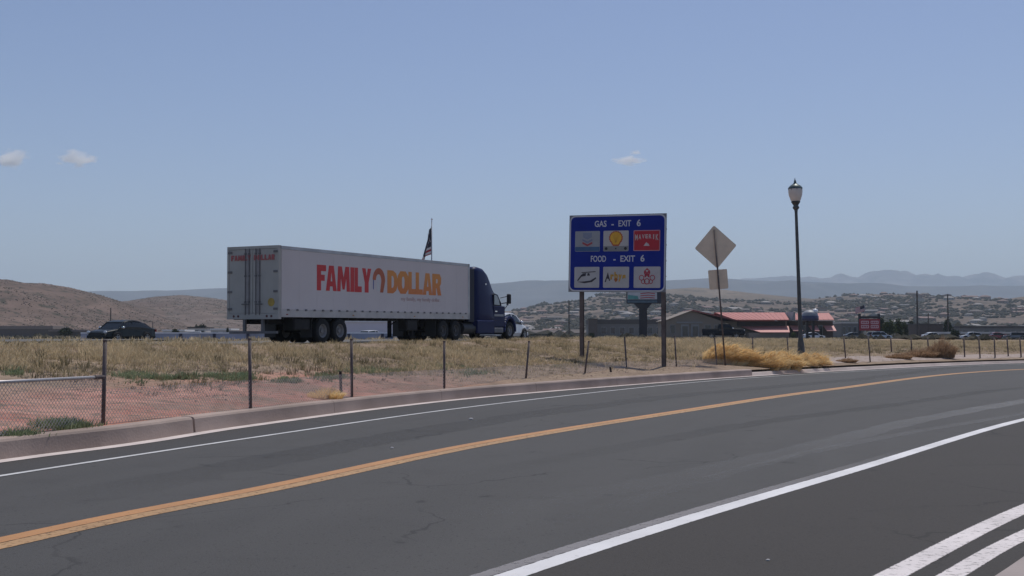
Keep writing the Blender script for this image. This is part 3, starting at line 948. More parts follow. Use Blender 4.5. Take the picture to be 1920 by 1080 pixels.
def build_mounds():
    protos = []
    for k in range(3):
        V, F, T = straw_mound(900, .46, 1.0, .36 + .08 * k, 40 + k, .013)
        # inner dome added under the loose stems to catch sun and brighten the bush
        r = np.random.default_rng(60 + k); nu, nv = 18, 8
        D = []
        for i in range(nv):
            el = i / (nv - 1) * math.pi / 2
            for j in range(nu):
                a = 2 * math.pi * j / nu
                q = 1 + r.uniform(-.12, .12)
                D.append((.42 * math.cos(el) * math.cos(a) * q + .22 * math.sin(el), .34 * math.cos(el) * math.sin(a) * q, .70 * math.sin(el) * q))
        D = np.array(D); f4 = []
        for i in range(nv - 1):
            for j in range(nu):
                f4.append((i * nu + j, i * nu + (j + 1) % nu, (i + 1) * nu + (j + 1) % nu, (i + 1) * nu + j))
        F = np.concatenate([F, np.array(f4) + len(V)]); V = np.concatenate([V, D]); T = np.concatenate([T, r.uniform(.5, 1, len(D))])
        o = np_mesh('dry_bush', V, F, gold, fcol=T)
        protos.append(o)
    # px, py(base), width scale, height scale, label
    L0 = [(1342, 690, .95, .95, 'golden dry straw bush leftmost of its row, beside the diamond sign post'),
         (1371, 691, 1.05, .98, 'golden dry straw bush just right of the diamond sign post'),
         (1400, 692, 1.0, .85, 'golden dry straw bush behind the end of the concrete wall'),
         (1424, 697, .95, .9, 'golden dry straw bush at the road edge where the wall ends'),
         (1452, 697, 1.15, 1.12, 'tall golden straw bush in the middle of the row'),
         (1480, 696, 1.05, 1.15, 'golden straw bush left of the lamp post with its top blown right'),
         (1505, 695, .95, .92, 'golden dry straw bush right below the lamp post'),
         (1522, 693, .85, 1.0, 'golden dry straw bush just right of the lamp post base'),
         (1538, 692, .85, 1.0, 'golden dry straw bush second from the right end of the row'),
         (1550, 691, .6, .78, 'small golden straw bush at the right end of the row')]
    nx_ = [1342, 1367, 1393, 1416, 1438, 1461, 1484, 1506, 1526, 1546]
    L = [(q, b_, c_ * 1.12, d_ * 1.05, e_) for q, (a_, b_, c_, d_, e_) in zip(nx_, L0)]
    used = set()
    for i, (px, py, sx, sz, lab) in enumerate(L):
        k = i % 3
        o = protos[k] if k not in used else protos[k].copy()
        if k in used: C.objects.link(o)
        used.add(k)
        Yb = 51.4 if px < 1410 else 51.2
        p = P(px, py, Yb)
        if px > 1410: p = G(px, py + 3, .03)
        o.location = (p.x, p.y + .35, .02 if px > 1410 else max(.2, terr(p.x, p.y + .35)) - .03)
        s = 1.0 if px > 1410 else 1.08
        o.scale = (sx * s * 1.05, sx * s, sz * s * 1.05)
        o.rotation_euler = (0, 0, random.uniform(-.35, .35))
        tag(o, lab, 'dry bush', 'golden dry bushes along the kerb')
    V, F, T = straw_mound(700, .42, .34, .1, 77, .008)
    o = np_mesh('dry_bush', V, F, gold, fcol=T)
    p = on_field(611, 747); o.location = (p.x, p.y, p.z - .03); o.scale = (1.1, 1, 1)
    tag(o, 'small yellow dry bush on the red soil behind the wall, beside the short stake', 'dry bush')
    for px, py, s, hs, lab in ((1766, 671, 1.35, 2.0, 'tall brown dead bush standing against the fence on the right'),
                        (1725, 671, 1.6, 1.0, 'low brown dead bush spreading left of the tall brown one'),
                        (1685, 673, 1.3, .6, 'low brown dead bush near the fence between the lamp post and the tall brown bush'),
                        (1588, 680, 1.0, .5, 'low reddish brown dead bush just right of the golden bushes')):
        V, F, T = straw_mound(900, .6, .6, .12, int(px), .012)
        o = np_mesh('dead_bush', V, F, brownm, fcol=T)
        p = on_field(px, py); o.location = p; f = p.y / 60; o.scale = (s * f, s * f, hs * f)
        tag(o, lab, 'dead bush')
    # taller dry clumps standing out of the grass on the slope
build_mounds()

def leaf_cloud(n, rx, ry, rz, size, seed, hollow=.35, clumps=9):
    r = np.random.default_rng(seed)
    cc = r.normal(0, 1, (clumps, 3)); cc /= np.linalg.norm(cc, axis=1)[:, None]
    cc *= r.uniform(.25, .75, clumps)[:, None]
    k = r.integers(0, clumps, n)
    d = r.normal(0, 1, (n, 3)); d /= np.linalg.norm(d, axis=1)[:, None]
    p = cc[k] + d * r.uniform(.1, .45, n)[:, None]
    p *= np.array([rx, ry, rz])
    u = r.normal(0, 1, (n, 3)); u /= np.linalg.norm(u, axis=1)[:, None]
    v = np.cross(u, r.normal(0, 1, (n, 3))); v /= np.linalg.norm(v, axis=1)[:, None]
    s = size * r.uniform(.6, 1.3, n)[:, None]
    V = np.stack([p - u * s, p + v * s * .6, p + u * s, p - v * s * .6], 1).reshape(-1, 3)
    i = np.arange(n) * 4
    F = np.stack([i, i + 1, i + 2, i + 3], 1)
    tone = np.clip(r.uniform(0, .6, clumps)[k] + r.normal(.2, .15, n), 0, 1)
    return V, F, np.repeat(tone, 4)
leafm = tone_mat('tree_leaves', (.03, .045, .022), (.095, .12, .045), trans=.2)
leafd = tone_mat('dark_tree_leaves', (.02, .03, .018), (.05, .065, .035), trans=.15)
bark = mat('bark', (.09, .07, .05), .95, var=.3, scale=4)
def tree(name, label, base, h, r, lm, seed, cypress=False, group=None, cat='tree'):
    t = thing(name, label, cat, base, 0, group)
    mb = MB()
    mb.tube((0, 0, -.2), (0, 0, h * .55), r * .10 + .05, r * .05)
    if not cypress:
        for k in range(4):
            a = k * 1.7 + seed
            mb.tube((0, 0, h * (.25 + .05 * k)), (math.cos(a) * r * .6, math.sin(a) * r * .6, h * (.5 + .06 * k)), r * .05, r * .02, 6)
    mb.build('trunk', bark, t)
    V, F, T = leaf_cloud(1400 if h > 2 else 500, r, r, h * .5 if not cypress else h * .55, r * .13, seed, clumps=14)
    V[:, 2] += h * .52
    np_mesh('crown', V, F, lm, t, fcol=T)
    return t

for px_, py_, sz, lab in ((883, 787, .035, 'small pale stone lying on the far lane of the road'), (735, 841, .02, 'tiny pale pebble on the asphalt above the yellow line'),
                          (1440, 1052, .012, 'tiny grit stone at the bottom of the dark road shoulder')):
    p = G(px_, py_, 0)
    m = MB(); m.lathe([(0, 0), (sz, sz * .2), (sz * .9, sz * .8), (sz * .4, sz * 1.1), (0, sz * 1.15)], 7)
    o = m.build('stone', mat('pale_stone', (.6, .57, .55), .9, var=.1)); o.location = (p.x, p.y, .004); o.scale = (1.3, .9, .8)
    tag(o, lab, 'stone')

# ------------------------------------------------------------------ chain link fence
def build_fence():
    steel = mat('post_steel', (.12, .092, .088), .75, .0, var=.25, scale=8, bump=.2)
    galv = mat('galvanised_rail', (.42, .40, .40), .45, .6, var=.1)
    wire = mat('fence_wire', (.50, .45, .43), .6, .1, var=.15)
    f = thing('chain_link_fence', 'chain link fence with brown steel posts standing behind the low concrete wall', 'fence')
    posts = [(193, 797, 197, 638), (470, 767, 468, 635), (660, 745, 659, 636), (833, 729, 833, 640), (985, 714, 992, 640), (1095, 706, 1104, 640),
             (1176, 699, 1171, 632), (1269, 695, 1265, 630), (1345, 690.5, 1340, 634), (1413, 689, 1411, 632), (1480, 688, 1476, 632)]
    P3 = []
    for bx, by, tx, ty in posts:
        p = G(bx, by, .26); q = P(tx, ty, p.y)
        P3.append((p, q))
    # off frame to the left
    for k, s in enumerate((s_at_px(W, 0) - 1.2, s_at_px(W, 0) - 5.5, s_at_px(W, 0) - 10.)):
        c = sub(W, s, s + 1, .5); n = normals(c)[0]; b = c[0] + n * .2
        P3.insert(0, (Vector((b[0], b[1], .26)), Vector((b[0], b[1], 1.52))))
    for p, q in P3:
        mb = MB(); mb.smooth = True
        mb.tube(p - Vector((0, 0, .15)), q, .031, n=10)
        mb.tube(q - (q - p).normalized() * .02, q + (q - p).normalized() * .012, .036, n=10)
        mb.build('post', steel, f)
    # thinner farther posts to the right
    for bx, by, tx, ty in ((1586, 673, 1582, 633), (1632, 679, 1628, 632), (1672, 664, 1670, 633), (1710, 664, 1708, 632), (1742, 665, 1739, 632),
                           (1809, 670, 1807, 632), (1838, 672, 1835, 631), (1866, 671, 1864, 633), (1891, 671, 1888, 632), (1915, 670, 1912, 633)):
        p = on_field(bx, by); q = P(tx, ty, p.y)
        mb = MB(); mb.smooth = True
        mb.tube(p - Vector((0, 0, .15)), q, .03 * p.y / 52, n=7)
        mb.build('post', steel, f)
    # rail left of the first in-frame post, on all off-frame bays
    for (p0, q0), (p1, q1) in zip(P3[0:3], P3[1:4]):
        def at(p, q, z): return p + (q - p) * ((z - p.z) / (q.z - p.z))
        a, b = at(p0, q0, 1.0), at(p1, q1, .99)
        mb = MB(); mb.smooth = True
        mb.tube(a, b, .024, n=10); 
        mb.build('rail', galv, f)
        mb = MB(); mb.tube(b + (a - b).normalized() * .25, b, .034, .036, n=10); mb.build('rail_sleeve', steel, f)
    # chain link mesh, woven as two families of crossing wires
    def mesh_bay(p0, p1, z0, z1, cell=.075, r=.0029):
        d = p1 - p0; L = math.hypot(d.x, d.y); ux, uy = d.x / L, d.y / L
        H = z1 - z0
        V, F = [], []
        n = int((L + H) / cell)
        for fam in (0, 1):
            for i in range(n + 1):
                c = i * cell
                # line x - z = c - H (fam 0) or mirrored
                xa, za = c - H, 0.0; xb, zb = c, H
                if xa < 0: za = -xa; xa = 0
                if xb > L: zb -= xb - L; xb = L
                if zb <= za or xb <= xa: continue
                if fam: xa, xb = L - xa, L - xb
                off = .003 if fam else -.003
                a = Vector((p0.x + ux * xa - uy * off, p0.y + uy * xa + ux * off, z0 + za))
                b = Vector((p0.x + ux * xb - uy * off, p0.y + uy * xb + ux * off, z0 + zb))
                w = Vector((uy, -ux, 0)) * r; s = (b - a).normalized().cross(Vector((uy, -ux, 0))) * r
                k = len(V)
                V += [a + s + w, a - s + w, a - w, b + s + w, b - s + w, b - w]
                F += [(k, k + 1, k + 4, k + 3), (k + 1, k + 2, k + 5, k + 4), (k + 2, k, k + 3, k + 5)]
        me = MB(); me.add(V, F); me.build('wire_mesh', wire, f)
    for i, ((p0, q0), (p1, q1)) in enumerate(zip(P3[0:12], P3[1:13])):
        top = 1.0 if i < 3 else .86 - .02 * i
        mesh_bay(p0, p1, .27, top, .075 if i < 6 else .11)
    # stakes
    for bx, by, tx, ty, r, lab in ((640, 736, 638, 696, .035, 'short dark stake standing in front of the third fence post'),
                                   (1147, 703, 1144, 688, .04, 'very short dark stump left of the seventh fence post')):
        p = on_field(bx, by) if bx < 1000 else G(bx, by, .27)
        q = P(tx, ty, p.y)
        s = thing('stake', lab, 'stake', p)
        mb = MB(); mb.tube((0, 0, -.1), q - p, r, r * .9, 8); mb.build('stick', mat('dark_wood', (.05, .04, .038), .9, var=.2), s)
build_fence()

# ------------------------------------------------------------------ lettering
_font_cache = {}
def text_poly(s, h, bold=0., xs=1.0, extr=.004):
    """built-in font text as mesh data, cap height h, centred on x, standing in the xz plane facing -y"""
    key = (s, h, bold, xs, extr)
    if key in _font_cache: return _font_cache[key]
    cu = bpy.data.curves.new('t', 'FONT')
    cu.body = s; cu.size = h / .70; cu.offset = bold; cu.align_x = 'CENTER'; cu.extrude = extr; cu.resolution_u = 3
    o = bpy.data.objects.new('t', cu); C.objects.link(o)
    dg = bpy.context.evaluated_depsgraph_get()
    me = bpy.data.meshes.new_from_object(o.evaluated_get(dg))
    bpy.data.objects.remove(o); bpy.data.curves.remove(cu)
    me.transform(Matrix.Rotation(math.pi / 2, 4, 'X') @ Matrix.Diagonal((xs, 1, 1, 1)))
    _font_cache[key] = me
    return me
def text(name, s, h, m, parent, loc, bold=0., xs=1.0, width=None, rot=None, extr=.004):
    me = text_poly(s, h, bold, xs, extr)
    if width:
        v = np.zeros(len(me.vertices) * 3); me.vertices.foreach_get('co', v); x = v[0::3]
        k = width / (x.max() - x.min())
        me = me.copy(); c = (x.max() + x.min()) / 2
        me.transform(Matrix.Diagonal((k, 1, 1, 1)) @ Matrix.Translation((-c, 0, 0)))
    else:
        me = me.copy()
    me.name = name
    me.materials.clear(); me.materials.append(m)
    return place(name, me, parent, loc, rot)

GLY = {   # heavy block letters in a unit box: outline and holes
    'F': ([(0, 0), (.45, 0), (.45, .38), (.85, .38), (.85, .62), (.45, .62), (.45, .76), (1, .76), (1, 1), (0, 1)], []),
    'A': ([(0, 0), (.34, 0), (.38, .18), (.62, .18), (.66, 0), (1, 0), (.72, 1), (.28, 1)], [[(.43, .38), (.57, .38), (.5, .72)]]),
    'M': ([(0, 0), (.26, 0), (.29, .55), (.42, .08), (.58, .08), (.71, .55), (.74, 0), (1, 0), (.93, 1), (.64, 1), (.5, .55), (.36, 1), (.07, 1)], []),
    'I': ([(0, 0), (1, 0), (1, 1), (0, 1)], []),
    'L': ([(0, 0), (1, 0), (1, .24), (.46, .24), (.46, 1), (0, 1)], []),
    'Y': ([(.29, 0), (.71, 0), (.71, .42), (1, 1), (.62, 1), (.5, .66), (.38, 1), (0, 1), (.29, .42)], []),
    'D': ([(0, 0), (.55, 0), (.85, .12), (1, .35), (1, .65), (.85, .88), (.55, 1), (0, 1)], [[(.40, .24), (.52, .24), (.62, .36), (.62, .64), (.52, .76), (.40, .76)]]),
    'O': ([(.25, 0), (.75, 0), (1, .22), (1, .78), (.75, 1), (.25, 1), (0, .78), (0, .22)], [[(.44, .24), (.56, .24), (.62, .36), (.62, .64), (.56, .76), (.44, .76), (.38, .64), (.38, .36)]]),
    'R': ([(0, 0), (.40, 0), (.40, .34), (.46, .34), (.60, 0), (1, 0), (.82, .42), (.96, .55), (.98, .82), (.80, 1), (0, 1)], [[(.40, .56), (.54, .56), (.58, .66), (.54, .76), (.40, .76)]]),
}
def block_letter(ch, x0, x1, z0, z1, y, m, hole_m, parent, name='letter', t=.006):
    out, holes = GLY[ch]
    mb = MB()
    mp = lambda p: (x0 + p[0] * (x1 - x0), z0 + p[1] * (z1 - z0))
    mb.prism([mp(p) for p in out], y - t, y)
    mb.cur = 1
    for h in holes:
        mb.prism([mp(p) for p in h], y - t - .004, y - t + .001)
    return mb.build(name, [m, hole_m], parent)

# ------------------------------------------------------------------ wheels and cars
tyre_m = mat('tyre_rubber', (.013, .013, .013), .9, var=.2, scale=6)
rim_m = mat('wheel_rim_metal', (.36, .36, .37), .35, .7, var=.1)
rimw_m = mat('truck_rim_steel', (.20, .19, .185), .6, .1, var=.15, scale=5)
rimd_m = mat('dirty_dark_rim', (.07, .066, .064), .7, var=.2, scale=5)  # darkened colour paints in the shade around the drive wheels
black_m = mat('black_plastic', (.02, .02, .022), .6, var=.15)
under_m = mat('underbody_dirt', (.018, .016, .016), .85, var=.3, scale=4)  # near-black tone for chassis, axles and other underbody parts
glass_m = mat('dark_car_glass', (.014, .018, .02), .12, var=0, spec=.35)
light_glass = mat('lit_cab_glass', (.28, .33, .36), .08, var=0, spec=.8)  # pale colour stands in for sky seen through the cab windows
chrome = mat('chrome', (.75, .75, .76), .15, 1.0, var=0)
redl = mat('red_lens', (.25, .01, .01), .25, var=0)
amber = mat('amber_lens', (.45, .18, .02), .3, var=0)
clearl = mat('headlight_lens', (.6, .62, .65), .1, var=0)
_wheel = {}
def wheel_mesh(r, w, rimfrac, rim, steel=False):
    key = (r, w, rimfrac, rim.name)
    if key not in _wheel:
        a = MB(); a.smooth = True
        rr = r * rimfrac
        a.lathe([(rr, -w * .42), (r * .93, -w * .5), (r, -w * .36), (r, w * .36), (r * .93, w * .5), (rr, w * .42)], 28, axis='y')
        a.build('tyre', tyre_m)
        b = MB()
        b.lathe([(0, -w * .30), (rr * .30, -w * .34), (rr * .36, -w * .12), (rr * .72, -w * .10), (rr * .84, -w * .30), (rr, -w * .42), (rr, w * .42), (rr * .5, w * .3), (0, w * .3)], 24, axis='y')
        if not steel:
            for k in range(5):
                t = 2 * math.pi * k / 5
                M = Matrix.Rotation(t, 4, 'Y')
                b.box(-rr * .1, rr * .1, -w * .38, -w * .1, rr * .1, rr * .95, M)
        else:
            for k in range(8):
                t = 2 * math.pi * k / 8
                b.tube((math.cos(t) * rr * .5, -w * .16, math.sin(t) * rr * .5), (math.cos(t) * rr * .5, -w * .08, math.sin(t) * rr * .5), rr * .05, n=6)
        b.build('rim', rim)
        ta, tb = bpy.data.objects['tyre' + sfx('tyre')], bpy.data.objects['rim' + sfx('rim')]
        _wheel[key] = (ta.data, tb.data)
        bpy.data.objects.remove(ta); bpy.data.objects.remove(tb)
    return _wheel[key]
def sfx(n):
    c = [o.name for o in bpy.data.objects if o.name == n or (o.name.startswith(n + '.') and o.name[len(n) + 1:].isdigit())]
    c.sort(key=lambda s: (len(s), s))
    return c[-1][len(n):]
def wheel(parent, x, y, r, w, rimfrac, rim, left=False, steel=False):
    ty, ri = wheel_mesh(r, w, rimfrac, rim, steel)
    e = bpy.data.objects.new('wheel', ty)
    C.objects.link(e); e.parent = parent; e.location = (x, y, r)
    if left: e.rotation_euler = (0, 0, math.pi)
    place('rim', ri, e)
    return e

def _hl(hl_, y, z):  # headlight cover, domed to catch a sun glint
    m = MB(); m.smooth = True
    m.lathe([(.0, .06)] + [(.13 * math.cos(a), .13 * math.sin(a) * .5) for a in np.linspace(1.3, 0, 6)] + [(.13, -.03)], 14, (0, 0, 0), 'x')
    m.v = [(v[0] + hl_, v[1] * 1.1 + y, v[2] * .75 + z) for v in m.v]
    return m
def car(name, label, cat, loc, rotz, paintm, kind='sedan', L=4.7, Wd=1.82, H=1.45, parts=True, group=None, stripe=None):
    """front towards +x local; body, cabin glass, roof, pillars, wheels, lamps"""
    t = thing(name, label, cat, loc, rotz, group)
    h = Wd / 2
    wr = .33 if kind != 'pickup' else .43
    zb = .22 if kind != 'pickup' else .5
    hl = L / 2
    fa, ra = hl - .95 * L / 4.7, -hl + 1.02 * L / 4.7
    belt = {'sedan': .60, 'suv': .60, 'pickup': .60}[kind] * H
    if kind == 'pickup': belt = .64 * H
    b = MB(); b.smooth = False
    if kind == 'sedan':
        top = [(-hl, .55 * H, .80), (-hl + .12, .64 * H, .90), (-hl + .5, .67 * H, .95), (-.9, .645 * H, 1), (.9, .62 * H, 1), (hl - .9, .57 * H, .96), (hl - .3, .50 * H, .86), (hl, .40 * H, .72)]
    elif kind == 'suv':
        top = [(-hl, .60 * H, .88), (-hl + .1, .62 * H, .95), (-.9, .62 * H, 1), (.9, .60 * H, 1), (hl - .9, .58 * H, .97), (hl - .25, .52 * H, .88), (hl, .42 * H, .76)]
    else:
        top = [(-hl, .64 * H, .96), (-hl + .1, .65 * H, 1), (-.6, .65 * H, 1), (.6, .65 * H, 1), (hl - 1.3, .66 * H, 1), (hl - .25, .64 * H, .96), (hl, .56 * H, .9)]
    st = [(x, zb + (.08 if i in (0, len(top) - 1) else 0), z, h * wv, h * wv * .93) for i, (x, z, wv) in enumerate(top)]
    b.loft(st, r=.1, under=.12)
    body = b.build('body', paintm, t)
    # dark wheel arches
    for x in (fa, ra):
        for sgn in (-1, 1):
            m = MB(); m.lathe([(0, -.012), (wr * 1.22, -.012), (wr * 1.22, .012), (0, .012)], 22, (x, sgn * (h + .002), wr * 1.06), 'y')
            m.build('wheel_arch', black_m, t)
            wheel(t, x, sgn * (h - .06), wr, .23, .66, rim_m, sgn > 0)
    if kind == 'sedan':
        cab = [(-hl + .45, belt - .02, belt + .03), (-hl + 1.05, belt, H * .86), (-hl + 1.6, belt, H * .96), (-.3, belt, H), (.25, belt, H * .98), (.62, belt, H * .92), (hl - 1.2, belt - .04, belt + .0)]
    elif kind == 'suv':
        cab = [(-hl + .12, belt - .02, belt + .1), (-hl + .5, belt, H * .95), (-.3, belt, H), (.5, belt, H * .97), (hl - 1.2, belt - .03, belt + .02)]
    else:
        cab = [(-.75, belt - .02, belt + .05), (-.55, belt, H * .97), (.2, belt, H), (.75, belt, H * .97), (1.35, belt - .02, belt + .03)]
    g = MB()
    g.loft([(x, z0 - .03, max(z1, z0 + .04), h * .93, h * (.93 - .22 * (z1 - belt) / (H - belt + .01))) for x, z0, z1 in cab], r=.07)
    g.build('windows', glass_m, t)
    rf = MB()
    mid = cab[1:-1]
    rf.loft([(mid[0][0] - .08, mid[0][2] - .08, mid[0][2] + .004, h * .74, h * .70)] + [(x, z1 - .07, z1 + .015, h * .76, h * .71) for x, z0, z1 in mid] + [(mid[-1][0] + .10, mid[-1][2] - .1, mid[-1][2] - .02, h * .76, h * .71)], r=.04)
    rf.build('roof', paintm, t)
    for sgn in (-1, 1):
        pl = MB()
        hb, ht = h * .945, h * .735
        def pillar(xa, za, xb, zb_, w=.05):
            pl.prism([(xa - w, za), (xa + w, za), (xb + w, zb_), (xb - w, zb_)], 0, 0.02)
        seq = [(cab[0], cab[1]), (cab[-1], cab[-2])]
        for (xa, _, za), (xb, _, zc) in seq:
            v = [(xa - .05, sgn * hb, belt - .02), (xa + .06, sgn * hb, belt - .02), (xb + .06, sgn * (ht + .015), zc), (xb - .06, sgn * (ht + .015), zc)]
            w2 = [(x, y - sgn * .05, z) for x, y, z in v]
            pl.add(v + w2, [(0, 1, 2, 3), (7, 6, 5, 4), (0, 4, 5, 1), (1, 5, 6, 2), (2, 6, 7, 3), (3, 7, 4, 0)])
        xm = -.12 if kind != 'pickup' else .3
        v = [(xm - .05, sgn * hb, belt - .02), (xm + .05, sgn * hb, belt - .02), (xm + .04, sgn * (ht + .012), H * .97), (xm - .04, sgn * (ht + .012), H * .97)]
        w2 = [(x, y - sgn * .05, z) for x, y, z in v]
        pl.add(v + w2, [(0, 1, 2, 3), (7, 6, 5, 4), (0, 4, 5, 1), (1, 5, 6, 2), (2, 6, 7, 3), (3, 7, 4, 0)])
        pl.build('pillars', paintm, t)
        m = MB(); m.smooth = True
        m.lathe([(0, -.09)] + [(.115 * math.cos(a), .09 * math.sin(a)) for a in np.linspace(-1.2, 1.2, 7)] + [(0, .09)], 14, (fa - .48, sgn * (h + .04), belt + .09))
        m.build('mirror', chrome, t)  # rounded chrome housing, shaped to throw a sun glint
        m = MB(); m.tube((fa - .48, sgn * h * .9, belt + .03), (fa - .48, sgn * (h + .02), belt + .06), .03, n=6); m.build('mirror_arm', black_m, t)
        y0, y1 = sorted((sgn * h * .62, sgn * h * .90)); _hl(hl - .10, sgn * h * .76, .45 * H if kind != 'pickup' else .55 * H).build('headlight', clearl, t)
        m = MB(); m.box(-hl - .01, -hl + .12, y0, y1, .48 * H, .60 * H); m.build('tail_light', redl, t)
        m = MB(); m.box(-.55, -.40, *sorted((sgn * h * .97, sgn * (h + .012))), belt - .16, belt - .13); m.build('handle', chrome if kind != 'sedan' else paintm, t)
    m = MB(); m.box(hl - .14, hl + .03, -h * .8, h * .8, zb + .02, zb + .24, bev=.03); m.build('bumper', paintm if kind != 'pickup' else chrome, t)
    m = MB(); m.box(-hl - .03, -hl + .12, -h * .8, h * .8, zb + .06, zb + .26, bev=.03); m.build('bumper', paintm if kind != 'pickup' else chrome, t)
    m = MB(); m.box(hl - .05, hl + .005, -h * .5, h * .5, .32 * H, .44 * H); m.build('grille', black_m, t)
    if kind == 'pickup':
        m = MB(); m.box(-hl + .12, -.85, -h * .86, h * .86, .645 * H, .66 * H + .012); m.build('bed', black_m, t)
    return t

# ------------------------------------------------------------------ semi trailer
def build_trailer():
    panel = mat('trailer_side_white', (.63, .565, .54), .5, var=.0, scale=.35, spec=.3, col2=(.69, .62, .595), detail=8.)
    railm = mat('trailer_rail_aluminium', (.42, .42, .43), .45, .5, var=.12, scale=2)
    doorm = mat('trailer_door_grey', (.42, .40, .36), .6, var=.08, scale=1.5)
    darkg = mat('door_hardware_grey', (.17, .16, .16), .6, .3, var=.15)
    red = mat('letter_red', (.60, .018, .022), .5, var=.08, scale=2)
    org = bpy.data.materials.new('letter_orange'); org.use_nodes = True
    nt = org.node_tree; b = nt.nodes['Principled BSDF']; b.inputs['Roughness'].default_value = .5
    tc = nd(nt, 'ShaderNodeTexCoord'); sx = nd(nt, 'ShaderNodeSeparateXYZ'); nt.links.new(tc.outputs['Object'], sx.inputs[0])
    mr = nd(nt, 'ShaderNodeMapRange'); mr.inputs[1].default_value = 2.3; mr.inputs[2].default_value = 3.1; nt.links.new(sx.outputs[2], mr.inputs[0])
    nt.links.new(mix_rgb(nt, mr.outputs[0], (.68, .19, .03), (.70, .26, .035)), b.inputs['Base Color'])
    base = hp(0, 0)
    slope = math.atan2(float(zh(16) - zh(0)), 16)
    t = thing('semi_trailer', 'long white box trailer with large red and orange lettering, coupled behind the blue truck', 'trailer')
    t.location = hp(0, -1.3); t.rotation_euler = Matrix.Rotation(HROT, 4, 'Z').to_3x3().to_4x4().to_euler()
    t.rotation_euler = (Matrix.Rotation(HROT, 3, 'Z') @ Matrix.Rotation(-slope, 3, 'Y')).to_euler()
    L = 16.0; zb, zt = 1.12, 3.94
    m = MB(); m.box(.10, L - .02, -1.275, 1.275, zb + .05, zt - .03); m.build('box_body', panel, t)
    # separate side sheets with narrow riveted seams
    nS = 13; w = (L - .3) / nS
    me = None
    for sgn in (-1, 1):
        for k in range(nS):
            x0 = .15 + k * w
            m = MB(); y0, y1 = sorted((sgn * 1.275, sgn * 1.289))
            m.box(x0 + .002, x0 + w - .002, y0, y1, zb + .27, zt - .13)
            m.build('side_panel', panel, t)
    for sgn in (-1, 1):
        m = MB(); y0, y1 = sorted((sgn * 1.27, sgn * 1.302)); m.box(.05, L, y0, y1, zt - .125, zt + .0); m.build('top_rail', railm, t)
        m = MB(); m.box(.05, L, y0, y1, zb - .04, zb + .26)
        m.build('bottom_rail', mat('bottom_rail_grey', (.50, .47, .44), .55, .2, var=.12, scale=2), t)
        for k in range(26):
            x = .5 + k * .6
            m = MB(); yy = sorted((sgn * 1.302, sgn * 1.325)); m.prism([(x, zb + .22), (x + .16, zb + .22), (x + .13, zb + .29), (x + .03, zb + .29)], yy[0], yy[1]); m.build('rail_boss', darkg, t)
        m = MB(); m.box(L - .16, L + .02, y0, y1, zb - .04, zt); m.build('front_corner_post', railm, t)
        for x in (.45, 5.2, 10.4, 15.2):
            m = MB(); yy = sorted((sgn * 1.302, sgn * 1.32)); m.box(x, x + .1, yy[0], yy[1], zb + .05, zb + .09); m.build('marker_lamp', amber if x > 1 else redl, t)
    m = MB(); m.box(0.02, L, -1.27, 1.27, zt - .03, zt + .012); m.build('roof', railm, t)
    m = MB(); m.box(L - .02, L + .01, -1.25, 1.25, zb, zt - .05); m.build('front_wall', panel, t)
    # rear frame, doors and hardware
    m = MB()
    m.box(-.06, .12, -1.302, -1.2, zb - .12, zt + .02); m.box(-.06, .12, 1.2, 1.302, zb - .12, zt + .02)
    m.box(-.06, .12, -1.2, 1.2, zt - .10, zt + .02); m.box(-.06, .12, -1.2, 1.2, zb - .12, zb + .10)
    m.build('rear_frame', doorm, t)
    for sgn in (-1, 1):
        d = MB(); y0, y1 = sorted((sgn * .012, sgn * 1.195)); d.box(-.045, .05, y0, y1, zb + .11, zt - .11)
        d = d.build('door', doorm, t)
        for yy in (.17, .36):
            q = MB(); q.tube((-.075, sgn * yy, zb + .05), (-.075, sgn * yy, zt - .08), .015, n=8); q.build('lock_rod', darkg, d)
        q = MB(); y0, y1 = sorted((sgn * .13, sgn * .40)); q.box(-.058, -.045, y0, y1, zb + .12, zt - .12); q.build('rod_strip', mat('door_strip_grey', (.30, .28, .27), .6, var=.1), d)
        for z in (zb + .25, zb + .95, zb + 1.75, zb + 2.55):
            q = MB(); y0, y1 = sorted((sgn * 1.05, sgn * 1.26)); q.box(-.078, -.062, y0, y1, z, z + .09); q.build('hinge', darkg, d)
        q = MB(); y0, y1 = sorted((sgn * .15, sgn * .52)); q.box(-.115, -.09, y0, y1, zb + .46, zb + .51); q.build('handle', darkg, d)
        for yy in (.17, .36):
            for z in (zb + .55, zb + 1.6, zb + 2.5):
                q = MB(); q.box(-.10, -.06, sgn * yy - .04, sgn * yy + .04, z, z + .06); q.build('rod_bracket', darkg, d)
        for yy in (.72, .95):
            q = MB(); q.lathe([(0, -.07), (.05, -.07), (.05, -.05)], 12, (0, sgn * yy, zb), 'x'); q.build('tail_light', mat('dark_red_lens', (.09, .02, .02), .4, var=0), t)
    q = MB(); q.lathe([(0, -.052), (.17, -.052), (.17, -.044), (0, -.044)], 20, (0, -.93, zb + .56), 'x'); q.build('round_sticker', mat('sticker_yellow', (.42, .28, .05), .5, var=.15, scale=6), t)
    # small red name on the doors (their left edge is +y seen from behind)
    wd = 'FAMILY DOLLAR'
    y = 1.10
    for ch in wd:
        wch = {'I': .07, ' ': .12, 'M': .20}.get(ch, .155)
        if ch != ' ':
            o, hs = GLY[ch]
            q = MB(); q.prism([(y - p[0] * wch, zt - .56 + p[1] * .22) for p in o][::-1], -.064, -.058, 'x')
            q.build('small_letter', mat('small_letter_red', (.42, .10, .10), .5, var=.05), t)
        y -= wch + .022
    # big lettering on the right side
    z0, z1 = 2.22, 3.30
    x = 2.55
